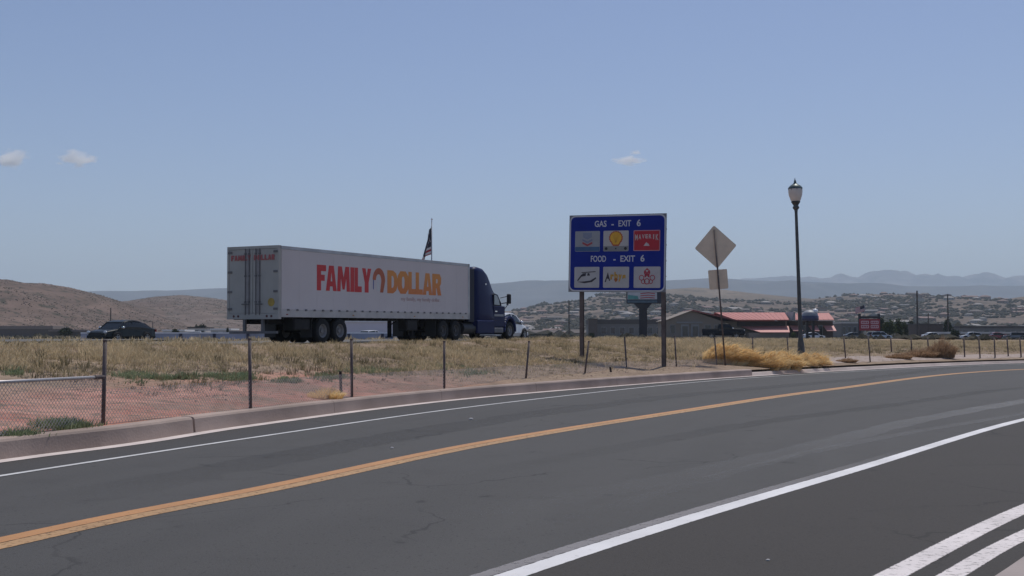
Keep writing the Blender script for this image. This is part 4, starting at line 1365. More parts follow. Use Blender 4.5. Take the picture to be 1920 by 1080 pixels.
    for ch, wch in (('F', .66), ('A', .80), ('M', .98), ('I', .30), ('L', .56), ('Y', .74)):
        block_letter(ch, x, x + wch, z0, z1, -1.289, red, panel, t)
        x += wch + (.02 if ch != 'F' else -.02) + .01
    x0 = 8.05
    for ch, wch in (('D', .90), ('O', .94), ('L', .66), ('L', .66), ('A', .89), ('R', .90)):
        block_letter(ch, x0, x0 + wch, z0 + .02, z1 + .0, -1.289, org, panel, t)
        x0 += wch + .012
    # arch emblem: orange red arch round two plain figures
    q = MB()
    n = 18; cx, r1, r2 = 7.34, .52, .26
    zc = 2.78
    pts_o = [(cx + r1 * math.cos(a), zc + .58 * math.sin(a)) for a in np.linspace(0, math.pi * .98, n)]
    pts_i = [(cx + r2 * .9 * math.cos(a) - .03, zc + .30 * math.sin(a)) for a in np.linspace(0, math.pi * .98, n)]
    for i in range(n - 1):
        q.prism([pts_i[i], pts_o[i], pts_o[i + 1], pts_i[i + 1]], -1.295, -1.289)
    q.prism([(cx + r2 * .9 - .03, zc), (cx + .10, 2.25), (cx + .36, 2.25), (cx + r1, zc)], -1.295, -1.289)
    q.build('emblem_arch', mat('emblem_red_orange', (.46, .10, .03), .5, var=.25, scale=1.5), t)
    q = MB(); q.prism([(cx - .49, 2.42), (cx - .43, 2.36), (cx - .40, 3.0), (cx - .48, 2.95)], -1.294, -1.289)
    q.build('emblem_stroke', mat('emblem_blue', (.06, .07, .25), .5, var=.1), t)
    q = MB(); q.lathe([(0, -1.295), (.10, -1.295), (.10, -1.289)], 14, (cx - .06, 0, 2.86), 'y')
    q.prism([(cx - .14, 2.3), (cx + .05, 2.3), (cx + .03, 2.74), (cx - .15, 2.74)], -1.295, -1.289)
    q.build('emblem_figure', mat('emblem_white', (.62, .60, .58), .5, var=.05), t)
    text('slogan', 'my family, my family dollar.', .17, mat('slogan_pink', (.50, .34, .31), .5, var=.05), t, (11.1, -1.293, 1.93), .004, 1, 3.7)
    # chassis, landing gear, tandem bogie, guard, flaps
    m = MB()
    m.box(.1, 5.6, -.62, -.50, .80, 1.08); m.box(.1, 5.6, .50, .62, .80, 1.08)
    for k in range(5): m.box(.4 + k * 1.1, .5 + k * 1.1, -.5, .5, .85, 1.0)
    m.box(10.4, 15.8, -.6, .6, .98, 1.08)
    m.build('chassis_rail', under_m, t)
    m = MB()
    for k in range(24): m.box(.3 + k * .66, .36 + k * .66, -1.25, 1.25, .98, 1.08)
    m.build('cross_beams', under_m, t)
    for x in (3.05, 4.32):
        m = MB(); m.tube((x, -1.15, .52), (x, 1.15, .52), .07); m.build('axle', under_m, t)
        for sgn in (-1, 1):
            wheel(t, x, sgn * 1.13, .52, .28, .56, rimw_m, sgn > 0, True)
            wheel(t, x, sgn * .80, .52, .28, .56, rimw_m, sgn > 0, True)
            m = MB(); m.box(x - .5, x + .5, *sorted((sgn * .45, sgn * .62)), .55, .82); m.build('suspension', under_m, t)
    for sgn in (-1, 1):
        m = MB(); y0, y1 = sorted((sgn * .65, sgn * 1.22)); m.box(2.28, 2.30, y0, y1, .25, 1.08); m.build('mud_flap', black_m, t)
        m = MB(); y0, y1 = sorted((sgn * .40, sgn * .52)); m.box(-.02, .08, y0, y1, .50, 1.02); m.build('guard_post', darkg, t)
        # side-view landing leg
        m = MB(); y0, y1 = sorted((sgn * .55, sgn * .70)); m.box(11.2, 11.36, y0, y1, .22, 1.05); m.box(11.1, 11.46, y0 - .05, y1 + .05, .16, .22); m.build('landing_leg', under_m, t)
        m = MB(); m.tube((11.28, sgn * .62, .75), (12.0, sgn * .62, 1.02), .03); m.build('leg_brace', under_m, t)
    m = MB(); m.box(-.04, .06, -1.2, 1.2, .42, .52); m.build('rear_guard', darkg, t)
    m = MB(); m.box(1.1, 2.2, -1.22, -.62, .55, 1.04, bev=.05); m.build('side_box', under_m, t)
    m = MB(); m.box(9.9, 10.9, -1.22, -.7, .50, 1.04, bev=.05); m.build('side_box', under_m, t)
    return t

# ------------------------------------------------------------------ tractor
def build_tractor():
    blue = mat('truck_blue_paint', (.009, .016, .072), .42, var=.12, scale=.8, spec=.12)
    blued = mat('truck_blue_fairing', (.010, .013, .030), .5, var=.15, scale=1, spec=.2)
    t = thing('semi_truck', 'dark blue sleeper cab truck with rounded roof, pulling the white trailer', 'truck')
    X0 = 12.2
    slope = math.atan2(float(zh(21) - zh(13)), 8)
    t.location = hp(X0, -1.3); t.rotation_euler = (Matrix.Rotation(HROT, 3, 'Z') @ Matrix.Rotation(-slope, 3, 'Y')).to_euler()
    x = lambda v: v - X0
    # sleeper and roof: raised roof that falls in an arc to the windscreen
    m = MB(); m.smooth = True
    m.loft([(x(16.72), .62, 3.80, 1.16, 1.10, .22), (x(17.3), .60, 3.90, 1.22, 1.14, .24), (x(17.9), .60, 3.84, 1.24, 1.14, .26), (x(18.35), .60, 3.62, 1.24, 1.12, .26),
            (x(18.7), .60, 3.32, 1.23, 1.08, .26), (x(19.0), .60, 2.98, 1.20, 1.04, .22), (x(19.3), .60, 2.68, 1.17, 1.00, .16)], seg=4)
    m.build('sleeper_cab', blue, t)
    m = MB(); m.smooth = False
    m.loft([(x(19.3), .60, 2.66, 1.17, .99, .14), (x(19.75), .60, 2.28, 1.14, .97, .12), (x(20.1), .62, 1.96, 1.10, .95, .1), (x(20.35), .62, 1.80, 1.08, .93, .1)], seg=3)
    m.build('cab', blue, t)
    m = MB(); m.smooth = True
    m.loft([(x(20.33), .66, 1.86, 1.0, .80, .14), (x(20.7), .66, 1.76, 1.02, .78, .18), (x(21.1), .66, 1.62, 1.0, .72, .2), (x(21.45), .64, 1.42, .92, .62, .2), (x(21.62), .62, 1.14, .80, .50, .16)], seg=4)
    m.build('hood', blue, t)
    # windscreen and side windows
    m = MB()
    v = [(x(19.22), -.93, 2.765), (x(19.22), .93, 2.765), (x(20.37), .86, 1.845), (x(20.37), -.86, 1.845)]
    v2 = [(a + .01, b, c + .02) for a, b, c in v]
    m.add(v + v2, [(4, 7, 6, 5), (0, 1, 2, 3), (0, 4, 5, 1), (1, 5, 6, 2), (2, 6, 7, 3), (3, 7, 4, 0)])
    m.build('windscreen', glass_m, t)
    for sgn in (-1, 1):
        m = MB()
        y = sgn * 1.19
        m.prism([(x(19.02), 1.86), (x(19.98), 1.82), (x(19.90), 2.02), (x(19.48), 2.46), (x(19.12), 2.52), (x(19.02), 2.46)], *sorted((sgn * 1.02, sgn * 1.155)))
        m.build('window_frame', blued, t)
        m = MB()
        m.prism([(x(19.08), 1.92), (x(19.72), 1.90), (x(19.66), 2.12), (x(19.40), 2.40), (x(19.16), 2.46), (x(19.08), 2.42)], *sorted((sgn * 1.15, sgn * 1.165)))
        m.build('window', light_glass, t)
        m = MB(); m.box(x(18.92), x(20.28), *sorted((sgn * 1.13, sgn * 1.20)), .72, 1.84, bev=.02); d = m.build('door', blue, t)
        m = MB(); m.box(x(19.06), x(19.30), *sorted((sgn * 1.20, sgn * 1.225)), 1.52, 1.58); m.build('handle', chrome, d)
        m = MB(); m.box(x(19.0), x(20.1), *sorted((sgn * 1.20, sgn * 1.208)), 1.28, 1.40); m.build('pale_trim', mat('pale_trim', (.24, .25, .27), .4, var=.1), d)
        # mirrors on arms
        m = MB(); m.box(x(20.30), x(20.48), *sorted((sgn * 1.28, sgn * 1.50)), 1.98, 2.52, bev=.04); mm = m.build('mirror', black_m, t)
        m = MB(); m.tube((x(20.2), sgn * 1.02, 2.0), (x(20.38), sgn * 1.36, 2.06), .025); m.tube((x(20.1), sgn * 1.0, 2.3), (x(20.38), sgn * 1.36, 2.40), .02); m.build('mirror_arm', black_m, mm)
        m = MB(); m.box(x(21.2), x(21.32), *sorted((sgn * .80, sgn * .98)), 1.92, 2.10, bev=.03); mm = m.build('hood_mirror', chrome, t)
        m = MB(); m.tube((x(21.0), sgn * .74, 1.62), (x(21.26), sgn * .88, 1.95), .018); m.build('mirror_arm', black_m, mm)
        # side fairing over the fuel tanks, rear cab extender, steps
        m = MB(); m.smooth = False; m.box(x(16.9), x(18.9), *sorted((sgn * 1.10, sgn * 1.28)), .34, 1.06, bev=.05); m.build('side_fairing', blue, t)
        m = MB(); m.box(x(18.93), x(20.0), *sorted((sgn * 1.06, sgn * 1.25)), .38, .66, bev=.03); m.build('step', mat('step_grey', (.14, .14, .15), .5, .4, var=.2), t)
        m = MB(); m.box(x(16.12), x(16.74), *sorted((sgn * 1.13, sgn * 1.18)), .95, 3.74, bev=.015); m.build('cab_extender', blued, t)
        m = MB(); m.lathe([(0, 0), (.07, 0)], 10); 
        # front fender
        m = MB(); m.smooth = True
        cx, cz, r1 = x(20.92), .52, .74
        arc = [(cx + r1 * math.cos(a), cz + (r1 + .05) * math.sin(a)) for a in np.linspace(-.1, math.pi + .1, 14)]
        arci = [(cx + (r1 - .13) * math.cos(a), cz + (r1 - .09) * math.sin(a)) for a in np.linspace(-.1, math.pi + .1, 14)]
        for i in range(13):
            m.prism([arci[i], arc[i], arc[i + 1], arci[i + 1]], *sorted((sgn * .82, sgn * 1.22)))
        m.build('fender', blue, t)
        wheel(t, x(20.92), sgn * 1.06, .50, .28, .58, rimw_m, sgn > 0, True)
        for xw in (13.35, 14.65):
            wheel(t, x(xw), sgn * 1.12, .51, .28, .56, rimd_m, sgn > 0, True)
            wheel(t, x(xw), sgn * .80, .51, .28, .56, rimw_m, sgn > 0, True)
        m = MB(); m.box(x(12.55), x(12.57), *sorted((sgn * .62, sgn * 1.24)), .22, .98); m.build('mud_flap', black_m, t)
        m = MB(); m.box(x(21.52), x(21.66), *sorted((sgn * .48, sgn * .78)), .86, 1.06, bev=.02); m.build('headlight', clearl, t)
        m = MB(); m.tube((x(15.6), sgn * .9, .62), (x(16.9), sgn * .9, .62), .30, n=18); m.build('fuel_tank', mat('tank_metal', (.03, .03, .033), .6, .0, var=.2), t)
        m = MB(); m.lathe([(0, 0), (.05, 0), (.05, .03), (0, .03)], 10, (x(17.9), sgn * 1.235 + (0 if sgn > 0 else -.03), 2.98), 'y'); m.build('side_emblem', chrome, t)
    for sgn in (-1, 1):
        m = MB(); m.box(x(12.3), x(21.4), *sorted((sgn * .38, sgn * .48)), .70, .98); m.build('frame_rail', under_m, t)
    m = MB(); m.box(x(13.2), x(14.9), -.5, .5, .98, 1.08, bev=.03); m.build('coupling_plate', under_m, t)
    for xw in (13.35, 14.65, 20.92):
        m = MB(); m.tube((x(xw), -1.0, .51), (x(xw), 1.0, .51), .08); m.build('axle', under_m, t)
    m = MB(); m.box(x(21.35), x(21.72), -1.14, 1.14, .30, .74, bev=.08); m.build('bumper', blued, t)
    m = MB(); m.box(x(21.60), x(21.66), -.42, .42, .76, 1.24, bev=.02); m.build('grille', black_m, t)
    m = MB(); m.box(x(16.0), x(16.72), -1.0, 1.0, 2.9, 3.62, bev=.1); m.build('roof_fairing', blued, t)
    for k in range(5):
        m = MB(); m.box(x(18.1), x(18.2), -.8 + k * .38, -.72 + k * .38, 3.74, 3.80); m.build('marker_lamp', amber, t)
    return t
build_trailer()
build_tractor()

# other vehicles on and beyond the highway
black_p = mat('car_black_paint', (.010, .014, .015), .35, var=.05, spec=.25)
white_p = mat('car_white_paint', (.72, .72, .72), .3, var=.03, coat=.4)
silver_p = mat('car_silver_paint', (.45, .46, .48), .3, .4, var=.03, coat=.4)
dblue_p = mat('pickup_dark_paint', (.010, .011, .016), .4, var=.08, spec=.2)
grey_p = mat('car_grey_paint', (.16, .165, .17), .3, .3, var=.03, coat=.4)
red_p = mat('car_red_paint', (.25, .03, .03), .3, var=.05, coat=.4)
def gpt(px, Y, z):
    p = P(px, 600, Y); return (p.x, p.y, z)
car('sedan_car', 'black sedan driving left on the highway, left of the trailer', 'car', gpt(229, 80, 1.22), HROT + math.pi + .05, black_p, 'sedan', 4.9, 1.85, 1.47)
cc = hp(31.4, -5.9)
car('white_car', 'white car half hidden beyond the front of the blue truck', 'car', tuple(cc), HROT, white_p, 'sedan', 4.8, 1.85, 1.72)
car('pickup_truck', 'dark raised pickup truck parked before the beige red roofed building', 'pickup', gpt(1356, 168, 1.28), R(-8), dblue_p, 'pickup', 5.9, 2.0, 2.15)
car('white_car', 'white low car parked under the round blue drum sign, right of the lamp post', 'car', gpt(1524, 240, 1.05), R(8), white_p, 'sedan', 4.6, 1.8, 1.4)
for px, Y, pm, k, rz, lab in ((1648, 215, silver_p, 'suv', .3, 'silver car with a bright glint parked below the red sign board'),
                         (1601, 255, grey_p, 'sedan', 0, 'grey car with a small glint parked left of the red sign board'),
                         (1748, 250, white_p, 'sedan', .2, 'small pale car parked beside the brown square building'),
                         (1822, 230, white_p, 'sedan', 3.0, 'white car parked before the long flat roofed building'),
                         (1903, 240, grey_p, 'suv', 2.8, 'grey car with glints at the right edge of the photo'),
                         (1866, 260, red_p, 'sedan', 3.1, 'dark red car parked at the long flat roofed building'),
                         (697, 175, white_p, 'suv', HROT, 'white car seen through the gap below the trailer'),
                         (370, 210, white_p, 'suv', .1, 'white van like car parked beyond the barrier, left of the trailer')):
    car('parked_car', lab, 'car', gpt(px, Y, 1.05), rz, pm, k, 4.5, 1.8, 1.45)

# ------------------------------------------------------------------ big blue sign
def tilt_root(name, label, cat, base, yaw, roll=0., pitch=0.):
    t = thing(name, label, cat, base)
    t.rotation_euler = (Matrix.Rotation(yaw, 3, 'Z') @ Matrix.Rotation(-roll, 3, 'Y') @ Matrix.Rotation(pitch, 3, 'X')).to_euler()
    return t
steel_p = mat('sign_post_steel', (.15, .12, .11), .75, .3, var=.25, scale=3, bump=.15)
def rrect(x0, x1, z0, z1, r, n=5):
    pts = []
    for cx, cz, a0 in ((x1 - r, z0 + r, -math.pi / 2), (x1 - r, z1 - r, 0), (x0 + r, z1 - r, math.pi / 2), (x0 + r, z0 + r, math.pi)):
        for k in range(n + 1):
            a = a0 + math.pi / 2 * k / n
            pts.append((cx + r * math.cos(a), cz + r * math.sin(a)))
    return pts
def build_gas_sign():
    TL, TR_, BL, BR = P(1063, 408, 47.9), P(1247, 396, 46.2), P(1071, 551, 47.9), P(1251, 544, 46.2)
    cen = (TL + TR_ + BL + BR) / 4
    d = ((TR_ - TL) + (BR - BL)) / 2
    yaw = math.atan2(d.y, d.x)
    wv = math.hypot(d.x, d.y); hv = ((TL - BL).length + (TR_ - BR).length) / 2
    t = tilt_root('highway_sign', 'large blue services sign with six logo panels on two brown steel posts', 'road sign', (cen.x, cen.y, cen.z), yaw, -.020)
    w, h = wv / 2, hv / 2
    blue = mat('sign_blue', (.010, .028, .26), .6, var=.08, scale=1.5, spec=.2)
    wht = mat('sign_white', (.60, .60, .62), .5, var=.06)
    alu = mat('sign_aluminium', (.22, .22, .23), .5, .5, var=.15)
    m = MB(); m.box(-w, w, -.01, .02, -h, h); m.build('backing', alu, t)
    m = MB(); m.prism(rrect(-w + .025, w - .025, -h + .025, h - .025, .22), -.014, -.010); m.build('border', wht, t)
    m = MB(); m.prism(rrect(-w + .075, w - .075, -h + .075, h - .075, .19), -.018, -.0145); m.build('face', blue, t)
    for k in range(1, 5):
        m = MB(); z = -h + k * hv / 5; m.box(-w, w, .02, .07, z - .03, z + .03); m.build('stiffener', alu, t)
    U = lambda u: -w + u * wv
    V_ = lambda v: -h + v * hv
    text('lettering', 'GAS', .235, wht, t, (U(.33), -.018, V_(.845)), .006, 1, .50)
    text('lettering', '-', .22, wht, t, (U(.455), -.018, V_(.845)), .01)
    text('lettering', 'EXIT', .235, wht, t, (U(.580), -.018, V_(.845)), .006, 1, .52)
    text('lettering', '6', .25, wht, t, (U(.722), -.018, V_(.845)), .008)
    text('lettering', 'FOOD', .235, wht, t, (U(.313), -.018, V_(.392)), .006, 1, .64)
    text('lettering', '-', .22, wht, t, (U(.48), -.018, V_(.392)), .01)
    text('lettering', 'EXIT', .235, wht, t, (U(.615), -.018, V_(.392)), .006, 1, .60)
    text('lettering', '6', .25, wht, t, (U(.765), -.018, V_(.392)), .008)
    def panel(u0, u1, v0, v1, col, nm):
        m = MB(); m.prism(rrect(U(u0), U(u1), V_(v0), V_(v1), .04), -.026, -.0185); o = m.build('logo_panel', mat(nm, col, .5, var=.06), t)
        return o, (U(u0) + U(u1)) / 2, (V_(v0) + V_(v1)) / 2, U(u1) - U(u0), V_(v1) - V_(v0)
    # 1: grey panel, double chevron emblem and teal band
    o, cx, cz, pw, ph = panel(.065, .325, .525, .79, (.33, .34, .36), 'panel_grey')
    m = MB(); m.box(cx - pw * .5 + .01, cx + pw * .5 - .01, -.031, -.0265, cz - ph * .48, cz - ph * .27); m.build('band', mat('band_teal', (.05, .12, .24), .5, var=.1), o)
    m = MB(); m.prism([(cx - .19, cz + .34), (cx - .19, cz + .16), (cx, cz + .07), (cx + .19, cz + .16), (cx + .19, cz + .34)][::1], -.031, -.0265)
    m.build('emblem', mat('emblem_greyblue', (.22, .25, .33), .5, var=.1), o)
    for z, mm in ((.02, mat('chevron_blue', (.20, .23, .33), .5, var=.1)), (-.10, mat('chevron_red', (.40, .06, .07), .5, var=.1))):
        m = MB(); m.prism([(cx - .21, cz + z + .08), (cx - .21, cz + z), (cx, cz + z - .10), (cx + .21, cz + z), (cx + .21, cz + z + .08), (cx, cz + z - .02)], -.031, -.0265); m.build('chevron', mm, o)
    # 2: yellow scallop with red rim
    o, cx, cz, pw, ph = panel(.362, .622, .525, .79, (.52, .49, .46), 'panel_pale')
    m = MB(); m.box(cx - pw * .5 + .01, cx + pw * .5 - .01, -.030, -.0265, cz - ph * .49, cz - ph * .25); m.build('band', mat('band_grey', (.26, .26, .25), .5, var=.1), o)
    for dx, r in ((-.40, .06), (.40, .06), (0, .03)):
        m = MB(); m.lathe([(0, -.034), (r, -.034), (r, -.0305)], 12, (cx + dx, 0, cz - ph * .37), 'y'); m.build('dot', black_m, o)
    def scallop(r, cx, cz):
        pts = []
        for k in range(29):
            a = math.radians(-52 + k * 284 / 28)
            rr = r * (1 + .045 * math.cos(k * math.pi))
            pts.append((cx + rr * math.cos(a), cz + rr * math.sin(a) * .95))
        pts += [(cx - r * .42, cz - r * 1.12), (cx + r * .42, cz - r * 1.12)]
        return pts
    m = MB(); m.prism(scallop(.285, cx, cz + .12), -.032, -.0265); m.build('emblem_rim', mat('shell_red', (.48, .10, .03), .5, var=.05), o)
    m = MB(); m.prism(scallop(.235, cx, cz + .125), -.036, -.0325); m.build('emblem', mat('shell_yellow', (.80, .44, .03), .5, var=.06), o)
    for k in range(5):
        a = math.radians(50 + k * 20); m = MB()
        p0 = Vector((cx, -.037, cz - .09)); p1 = Vector((cx + math.cos(a) * .215, -.037, cz + .125 + math.sin(a) * .19))
        m.tube(p0, p1, .005, n=4); m.build('rib', mat('shell_rib', (.5, .2, .03), .5, var=0), o)
    # 3: red panel with arched lettering
    o, cx, cz, pw, ph = panel(.672, .940, .525, .79, (.55, .27, .30), 'panel_pink_rim')
    m = MB(); m.prism(rrect(cx - pw * .5 + .03, cx + pw * .5 - .03, cz - ph * .5 + .03, cz + ph * .5 - .03, .03), -.030, -.0265); m.build('panel_face', mat('panel_red', (.48, .015, .030), .5, var=.08), o)
    wl_ = 'MAVERIK'
    pale = mat('logo_pale', (.58, .50, .47), .5, var=.05)
    for k, ch in enumerate(wl_):
        f = (k - 3) / 3
        hh = .15 + .07 * f * f
        text('letter', ch, hh, pale, o, (cx + f * .42, -.030, cz + .05 + .04 * (1 - f * f) - .03 * f * f), .006, 1, .04 if ch == 'I' else .105)
    m = MB(); m.prism([(cx - .12, cz - .21), (cx + .12, cz - .21), (cx + .07, cz - .12), (cx + .02, cz - .10), (cx, cz - .06), (cx - .06, cz - .12)], -.034, -.0305); m.build('emblem', pale, o)
    # 4: white panel, slanted black script badge
    o, cx, cz, pw, ph = panel(.063, .325, .055, .325, (.50, .49, .48), 'panel_pale2')
    dk = mat('logo_black', (.035, .03, .04), .5, var=.1)
    m = MB()
    m.prism([(cx - .40, cz - .18), (cx - .10, cz - .235), (cx + .22, cz - .19), (cx + .40, cz - .05), (cx + .38, cz - .0), (cx + .15, cz - .13), (cx - .12, cz - .165)], -.031, -.0265)
    m.prism([(cx - .38, cz - .16), (cx - .40, cz - .11), (cx - .22, cz + .12), (cx - .20, cz + .05)], -.031, -.0265)
    m.prism([(cx - .20, cz + .17), (cx - .24, cz + .20), (cx + .38, cz + .24), (cx + .36, cz + .205), (cx + .1, cz + .19)][::-1], -.031, -.0265)
    m.prism([(cx - .25, cz + .02), (cx - .05, cz + .05), (cx - .02, cz + .17), (cx - .18, cz + .15)], -.031, -.0265)
    m.prism([(cx + .02, cz + .06), (cx + .14, cz + .07), (cx + .10, cz + .17), (cx + .03, cz + .16)], -.031, -.0265)
    m.build('emblem', dk, o)
    # 5: dark initial and yellow lettering
    o, cx, cz, pw, ph = panel(.365, .632, .055, .325, (.50, .48, .46), 'panel_pale3')
    m = MB()
    m.prism([(cx - .47, cz - .19), (cx - .42, cz - .19), (cx - .38, cz - .05), (cx - .30, cz - .07), (cx - .29, cz - .14), (cx - .24, cz - .14), (cx - .34, cz + .20)], -.031, -.0265); m.build('letter', dk, o)
    yl = mat('logo_yellow', (.56, .30, .03), .5, var=.2, scale=8)
    for k, ch in enumerate('rbys'):
        text('letter', ch, .27 - .02 * abs(k - 1), yl, o, (cx - .16 + k * .165, -.0285, cz - .07), .02, 1, .145)
    m = MB(); m.prism([(cx - .08, cz - .10), (cx, cz - .20), (cx + .08, cz - .10), (cx + .04, cz - .04), (cx - .04, cz - .04)], -.038, -.034); m.build('emblem', mat('logo_orange', (.42, .12, .02), .5, var=.1), o)
    # 6: red ring emblem
    o, cx, cz, pw, ph = panel(.680, .948, .055, .325, (.52, .48, .47), 'panel_pale4')
    rd = mat('logo_red', (.42, .035, .06), .5, var=.15, scale=9)
    def ring(x, z, r, th):
        m = MB(); n = 18
        for k in range(n):
            a, b = 2 * math.pi * k / n, 2 * math.pi * (k + 1) / n
            m.prism([(x + (r - th) * math.cos(a), z + (r - th) * math.sin(a)), (x + r * math.cos(a), z + r * math.sin(a)), (x + r * math.cos(b), z + r * math.sin(b)), (x + (r - th) * math.cos(b), z + (r - th) * math.sin(b))], -.031, -.0265)
        m.build('ring', rd, o)
    ring(cx, cz + .19, .13, .035); ring(cx - .22, cz - .02, .11, .03); ring(cx + .22, cz - .02, .11, .03); ring(cx, cz - .16, .12, .035); ring(cx - .15, cz - .17, .09, .03); ring(cx + .15, cz - .17, .09, .03)
    text('letter', 'M', .22, rd, o, (cx, -.0285, cz + .02), .02, 1, .20)
    m = MB(); m.prism([(cx - .05, cz + .30), (cx + .05, cz + .30), (cx, cz + .37)], -.031, -.0265); m.build('crown', rd, o)
    # posts, in the sign's own frame
    Mi = (Matrix.Translation(t.location) @ t.rotation_euler.to_matrix().to_4x4()).inverted()
    for (bx, by, D) in ((1087, 675, None), (1246.5, 697, None)):
        b = on_field(bx, by) if bx < 1100 else G(bx, by, .27)
        topx = 1079 if bx < 1100 else 1243
        # straight post from its foot up behind the board
        u = (-w + wv * .115) if bx < 1100 else (w - wv * .045)
        tp = Vector((u, .12, h * .9))
        ft = Mi @ b
        ft = Vector((ft.x, ft.y, ft.z))
        if bx < 1100:                    # foot directly below the board line
            wp_ = (Matrix.Translation(t.location) @ t.rotation_euler.to_matrix().to_4x4()) @ Vector((u, .12, -h))
            ft = Mi @ Vector((wp_.x + .06, wp_.y, terr(wp_.x, wp_.y) - .2))
        else:
            wp_ = (Matrix.Translation(t.location) @ t.rotation_euler.to_matrix().to_4x4()) @ Vector((u, .12, -h))
            ft = Mi @ Vector((wp_.x + .06, wp_.y, terr(wp_.x, wp_.y) - .2))
        m = MB()
        dr = (tp - ft).normalized()
        # I-beam section
        for (a0, a1, b0, b1) in ((-.075, .075, -.07, -.055), (-.075, .075, .055, .07), (-.012, .012, -.055, .055)):
            vs_ = []
            for c in (ft, tp):
                vs_ += [(c.x + a0, c.y + b0, c.z), (c.x + a1, c.y + b0, c.z), (c.x + a1, c.y + b1, c.z), (c.x + a0, c.y + b1, c.z)]
            m.add(vs_, [(3, 2, 1, 0), (4, 5, 6, 7), (0, 1, 5, 4), (1, 2, 6, 5), (2, 3, 7, 6), (3, 0, 4, 7)])
        m.build('post', steel_p, t)
    return t
build_gas_sign()

def build_diamond():
    base = G(1360.5, 691, .26)
    D = base.y
    top = P(1339, 424, D)
    t = thing('warning_sign', 'diamond shaped sign seen from behind with a small plate below, on a leaning pole', 'road sign', base)
    ax = (top - base)
    lean = math.atan2(-ax.x, ax.z)
    t.rotation_euler = (0, -lean, 0)
    H = ax.length
    k = D / FPX
    back = mat('sign_back_metal', (.88, .69, .50), .6, .0, var=.1, scale=2)
    # centre heights along the pole
    zc = H - 40 * k + .02
    s = 39 * k
    m = MB(); r = .07
    pts = []
    for a in range(4):
        an = -math.pi / 2 + a * math.pi / 2
        cx, cz = math.cos(an) * (s - r * 1.2), math.sin(an) * (s * 1.03 - r * 1.2)
        for j in range(5):
            b = an - math.pi / 4 + j * math.pi / 8
            pts.append((cx + r * math.cos(b), zc + cz + r * math.sin(b)))
    tw = Matrix.Rotation(R(4), 4, 'Z')
    m.prism(pts, .035, .041); o = m.build('diamond_plate', back, t)
    m = MB(); z1 = H - 82 * k; z0 = H - 119 * k
    m.prism(rrect(-.40, .40, z0, z1, .05, 3), .035, .041); m.build('small_plate', back, t)
    m = MB(); m.tube((0, 0, -.3), (0, 0, H - .15), .036, n=10); m.build('pole', steel_p, t, smooth=True)
    for z in (zc + .35, zc - .35, (z0 + z1) / 2 + .2, (z0 + z1) / 2 - .2):
        m = MB(); m.tube((0, -.05, z), (0, .05, z), .014, n=6); m.build('bolt', rim_m, t)
    return t
build_diamond()

def build_lamp():
    Y = 57.0
    top = P(1490.5, 337, Y); b0 = P(1503, 686, Y)
    base = Vector((b0.x, Y, terr(b0.x, Y)))
    t = thing('street_lamp', 'tall dark grey lamp post with an acorn shaped frosted globe', 'street lamp', base)
    ax = top - base; t.rotation_euler = (0, math.atan2(ax.x, ax.z), 0)
    H = ax.length; k = Y / FPX
    green = mat('lamp_post_green', (.085, .088, .088), .5, .3, var=.2, scale=4)
    z = lambda py: H - (py - 337) * k
    m = MB(); m.smooth = True
    m.lathe([(.24, -.2), (.24, .15), (.20, .25), (.15, .9), (.12, 1.1), (.10, 1.4), (.07, z(400)), (.085, z(393))], 16)
    m.build('pole', green, t)
    m = MB(); m.smooth = True
    m.lathe([(.085, z(394)), (.15, z(391)), (.16, z(389)), (.11, z(386)), (.17, z(382)), (.22, z(379)), (.20, z(377))], 16)
    m.build('fitter', green, t)
    m = MB(); m.smooth = True
    m.lathe([(.18, z(379)), (.24, z(375)), (.315, z(366)), (.335, z(359)), (.325, z(353.5))], 20)
    m.build('globe', mat('frosted_globe', (.78, .68, .60), .35, var=.08, scale=4, spec=.5), t)
    m = MB(); m.smooth = True
    m.lathe([(.342, z(354.5)), (.335, z(352)), (.24, z(348)), (.13, z(345.5)), (.07, z(343)), (.05, z(341)), (.06, z(339.5)), (.03, z(338)), (.008, z(334))], 20)
    m.build('cap', mat('lamp_cap_green', (.10, .13, .12), .45, .3, var=.15), t)
    for j in range(8):
        a = j * math.pi / 4
        m = MB(); m.tube((.17 * math.cos(a), .17 * math.sin(a), z(380)), (.34 * math.cos(a), .34 * math.sin(a), z(354)), .012, n=5); m.build('globe_rib', green, t)
    return t
build_lamp()

# ------------------------------------------------------------------ poles, flags, distant signs
def pole(name, label, px, ytop, Y, r, cat='pole', group=None, arm=None, wood=True):
    b = P(px, 630, Y); zt = P(px, ytop, Y).z
    t = thing(name, label, cat, (b.x, b.y, 1.0), 0, group)
    m = MB(); m.tube((0, 0, -.3), (0, 0, zt - 1), r, r * .7, 8); m.build('shaft', mat('pole_wood', (.075, .062, .055), .9, var=.2) if wood else mat('pole_metal', (.10, .10, .105), .6, .4, var=.1), t)
    if arm == 'cross':
        m = MB(); m.box(-1.2, 1.2, -.08, .08, zt - 1.9, zt - 1.7); m.build('cross_arm', mat('pole_wood', (.1, .09, .08)), t)
    if arm == 'lamp':
        m = MB(); m.tube((0, 0, zt - 1.05), (-1.4, 0, zt - .85), .06, n=6); m.box(-1.9, -1.3, -.15, .15, zt - .92, zt - .78); m.build('lamp_arm', mat('pole_metal', (.1, .1, .1)), t)
    return t
pole('utility_pole', 'tall dark utility pole rising right of the red sign, nearer and taller of two', 1720.5, 545, 260, .22, arm=None)
pole('utility_pole', 'second dark utility pole, right of the taller one', 1778, 552, 290, .22, arm=None)
pole('utility_pole', 'thin utility pole standing behind the roof of the black sedan', 207, 577, 300, .18)
pole('lamp_pole', 'short distant lamp post with an arm just right of the black sedan', 286, 603, 240, .10, arm='lamp', wood=False, cat='lamp post')
